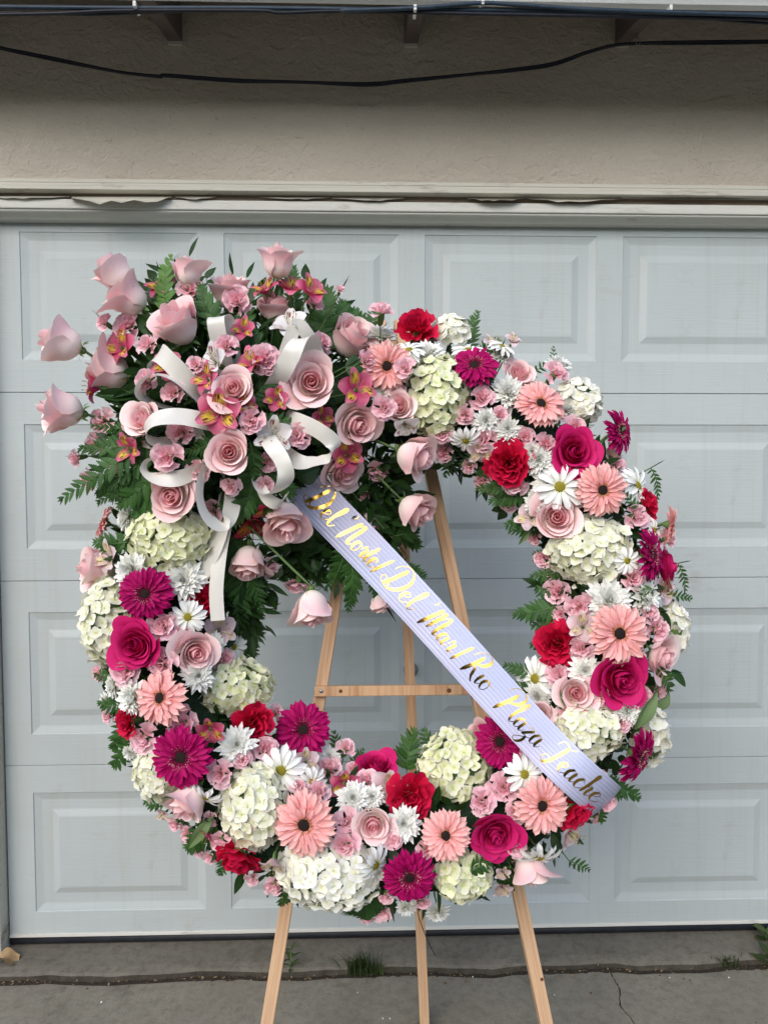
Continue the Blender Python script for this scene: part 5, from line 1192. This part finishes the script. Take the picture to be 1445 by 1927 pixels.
# ------------------------------------------------------------------ unseen tree belt added behind the camera to give the foil dark reflections
mb = MB(); tr_ = random.Random(6); bumps = [tr_.uniform(4.2, 6.6) for _ in range(60)]
def tree_fn(u, v):
    i = u*58; k_ = int(i); h = lerp(bumps[k_], bumps[k_+1], sstep(0, 1, i-k_)); a = v*math.pi
    return (lerp(-32, 32, u)+.3*math.sin(v*9+u*90), -17+1.6*math.cos(a)*-1+.35*math.sin(u*120+v*7), GZ+h*math.sin(a)*(1+.06*math.sin(u*210+v*17)))
mb.grid(tree_fn, 300, 16); tag(mb.build('added_tree_belt', M['leaf']), 'unseen dark mass of trees added behind the camera for the gold lettering to mirror', 'trees', kind='stuff')

# ------------------------------------------------------------------ labels: each flower by its look and its neighbours
LAND = [f for f in FLOWERS if f['s'] >= 56 and f['kind'] in ('rose', 'gerbera', 'hyd', 'red', 'daisy')]
NAMES = {'white daisy with yellow disc': 'yellow eyed daisy'}
def short(f): return NAMES.get(f['desc'], f['desc'])
MARKS = [('white bow', 455, 790), ('sash end', 1115, 1490), ('sash start', 590, 930), ('easel top', 735, 612), ('bow tails', 400, 1110), ('topmost rose', 522, 494), ('outlying stemmed rose', 118, 645), ('crimson alstroemeria', 478, 985), ('lowest hanging rose', 588, 1142), ('upright bow loop', 413, 620), ('wide bow loop', 310, 800), ('twin corner roses', 230, 540), ('bright fern tip', 318, 495), ('easel crossbar', 745, 1300), ('rose facing the easel leg', 780, 860), ('open rose at bow heart', 440, 733)]
def near(f, k_=5):
    c = sorted((math.hypot(g['u']-f['u'], g['v']-f['v'])-g['s']*.4, short(g)) for g in LAND if g is not f and g['desc'] != f['desc'] and not g.get('lab'))
    c += [(math.hypot(u-f['u'], v-f['v'])-30, nm) for nm, u, v in MARKS]
    c.sort(); r = []
    for d_, nm in c:
        if nm not in r: r.append(nm)
        if len(r) == k_: break
    return r
def rim(f):
    q = f['o'].matrix_basis.translation-WC; a, b = q.dot(E1), q.dot(E2); r = math.hypot(a, b)-RR
    return 'on outer rim' if r > .06 else 'on inner rim' if r < -.06 else 'on the crest'
ALLF = FLOWERS+FRONDS
def make(f, lev):
    nb = near(f); base = f['desc']; sp = in_spray(f['u'], f['v']); loc = 'in the spray' if sp else rim(f)
    if lev >= 2: base = {'pink alstroemeria with yellow streaked throat': 'pink alstroemeria', 'white alstroemeria with purple streaks': 'white streaked alstroemeria', 'white daisy with yellow disc': 'white daisy', 'pale pink mini carnation': 'pink mini carnation'}.get(base, base)
    sz = 'large' if f['s'] >= 80 else 'small' if f['s'] <= 38 else ''
    if f['kind'] in ('fern', 'leaf'): sz = ''
    if lev == 0: return f"{base} between {nb[0]} and {nb[1]}"
    if lev == 1: return f"{base} {loc} between {nb[0]} and {nb[1]}"
    if lev == 2: return f"{base} between {nb[0]}, {nb[1]} and {nb[2]}"
    if lev == 3: return f"{sz} {base} {loc} near {nb[0]}, {nb[1]}, {nb[2]}"
    if lev == 4: return f"{base} near {nb[0]}, {nb[1]}, {nb[2]}, {nb[3]}"
    return f"{base} {loc} near {nb[0]}"
lab = {}; todo = []
for f in ALLF:
    if f.get('lab'): lab[f['lab']] = [f]
    else: todo.append(f)
for lev in range(6):
    cand = {}
    for f in todo:
        t_ = ' '.join(make(f, lev).split())
        if len(t_.replace(',', '').split()) > 16: t_ = None
        cand.setdefault(t_, []).append(f)
    nxt = []
    for t_, fs in cand.items():
        if t_ is not None and ((len(fs) == 1 and t_ not in lab) or lev == 5):
            lab.setdefault(t_, []).extend(fs)
        else: nxt += fs
    todo = nxt
for t_, fs in lab.items():
    for f in fs: tag(f['o'], t_, f['cat'], f['group'])
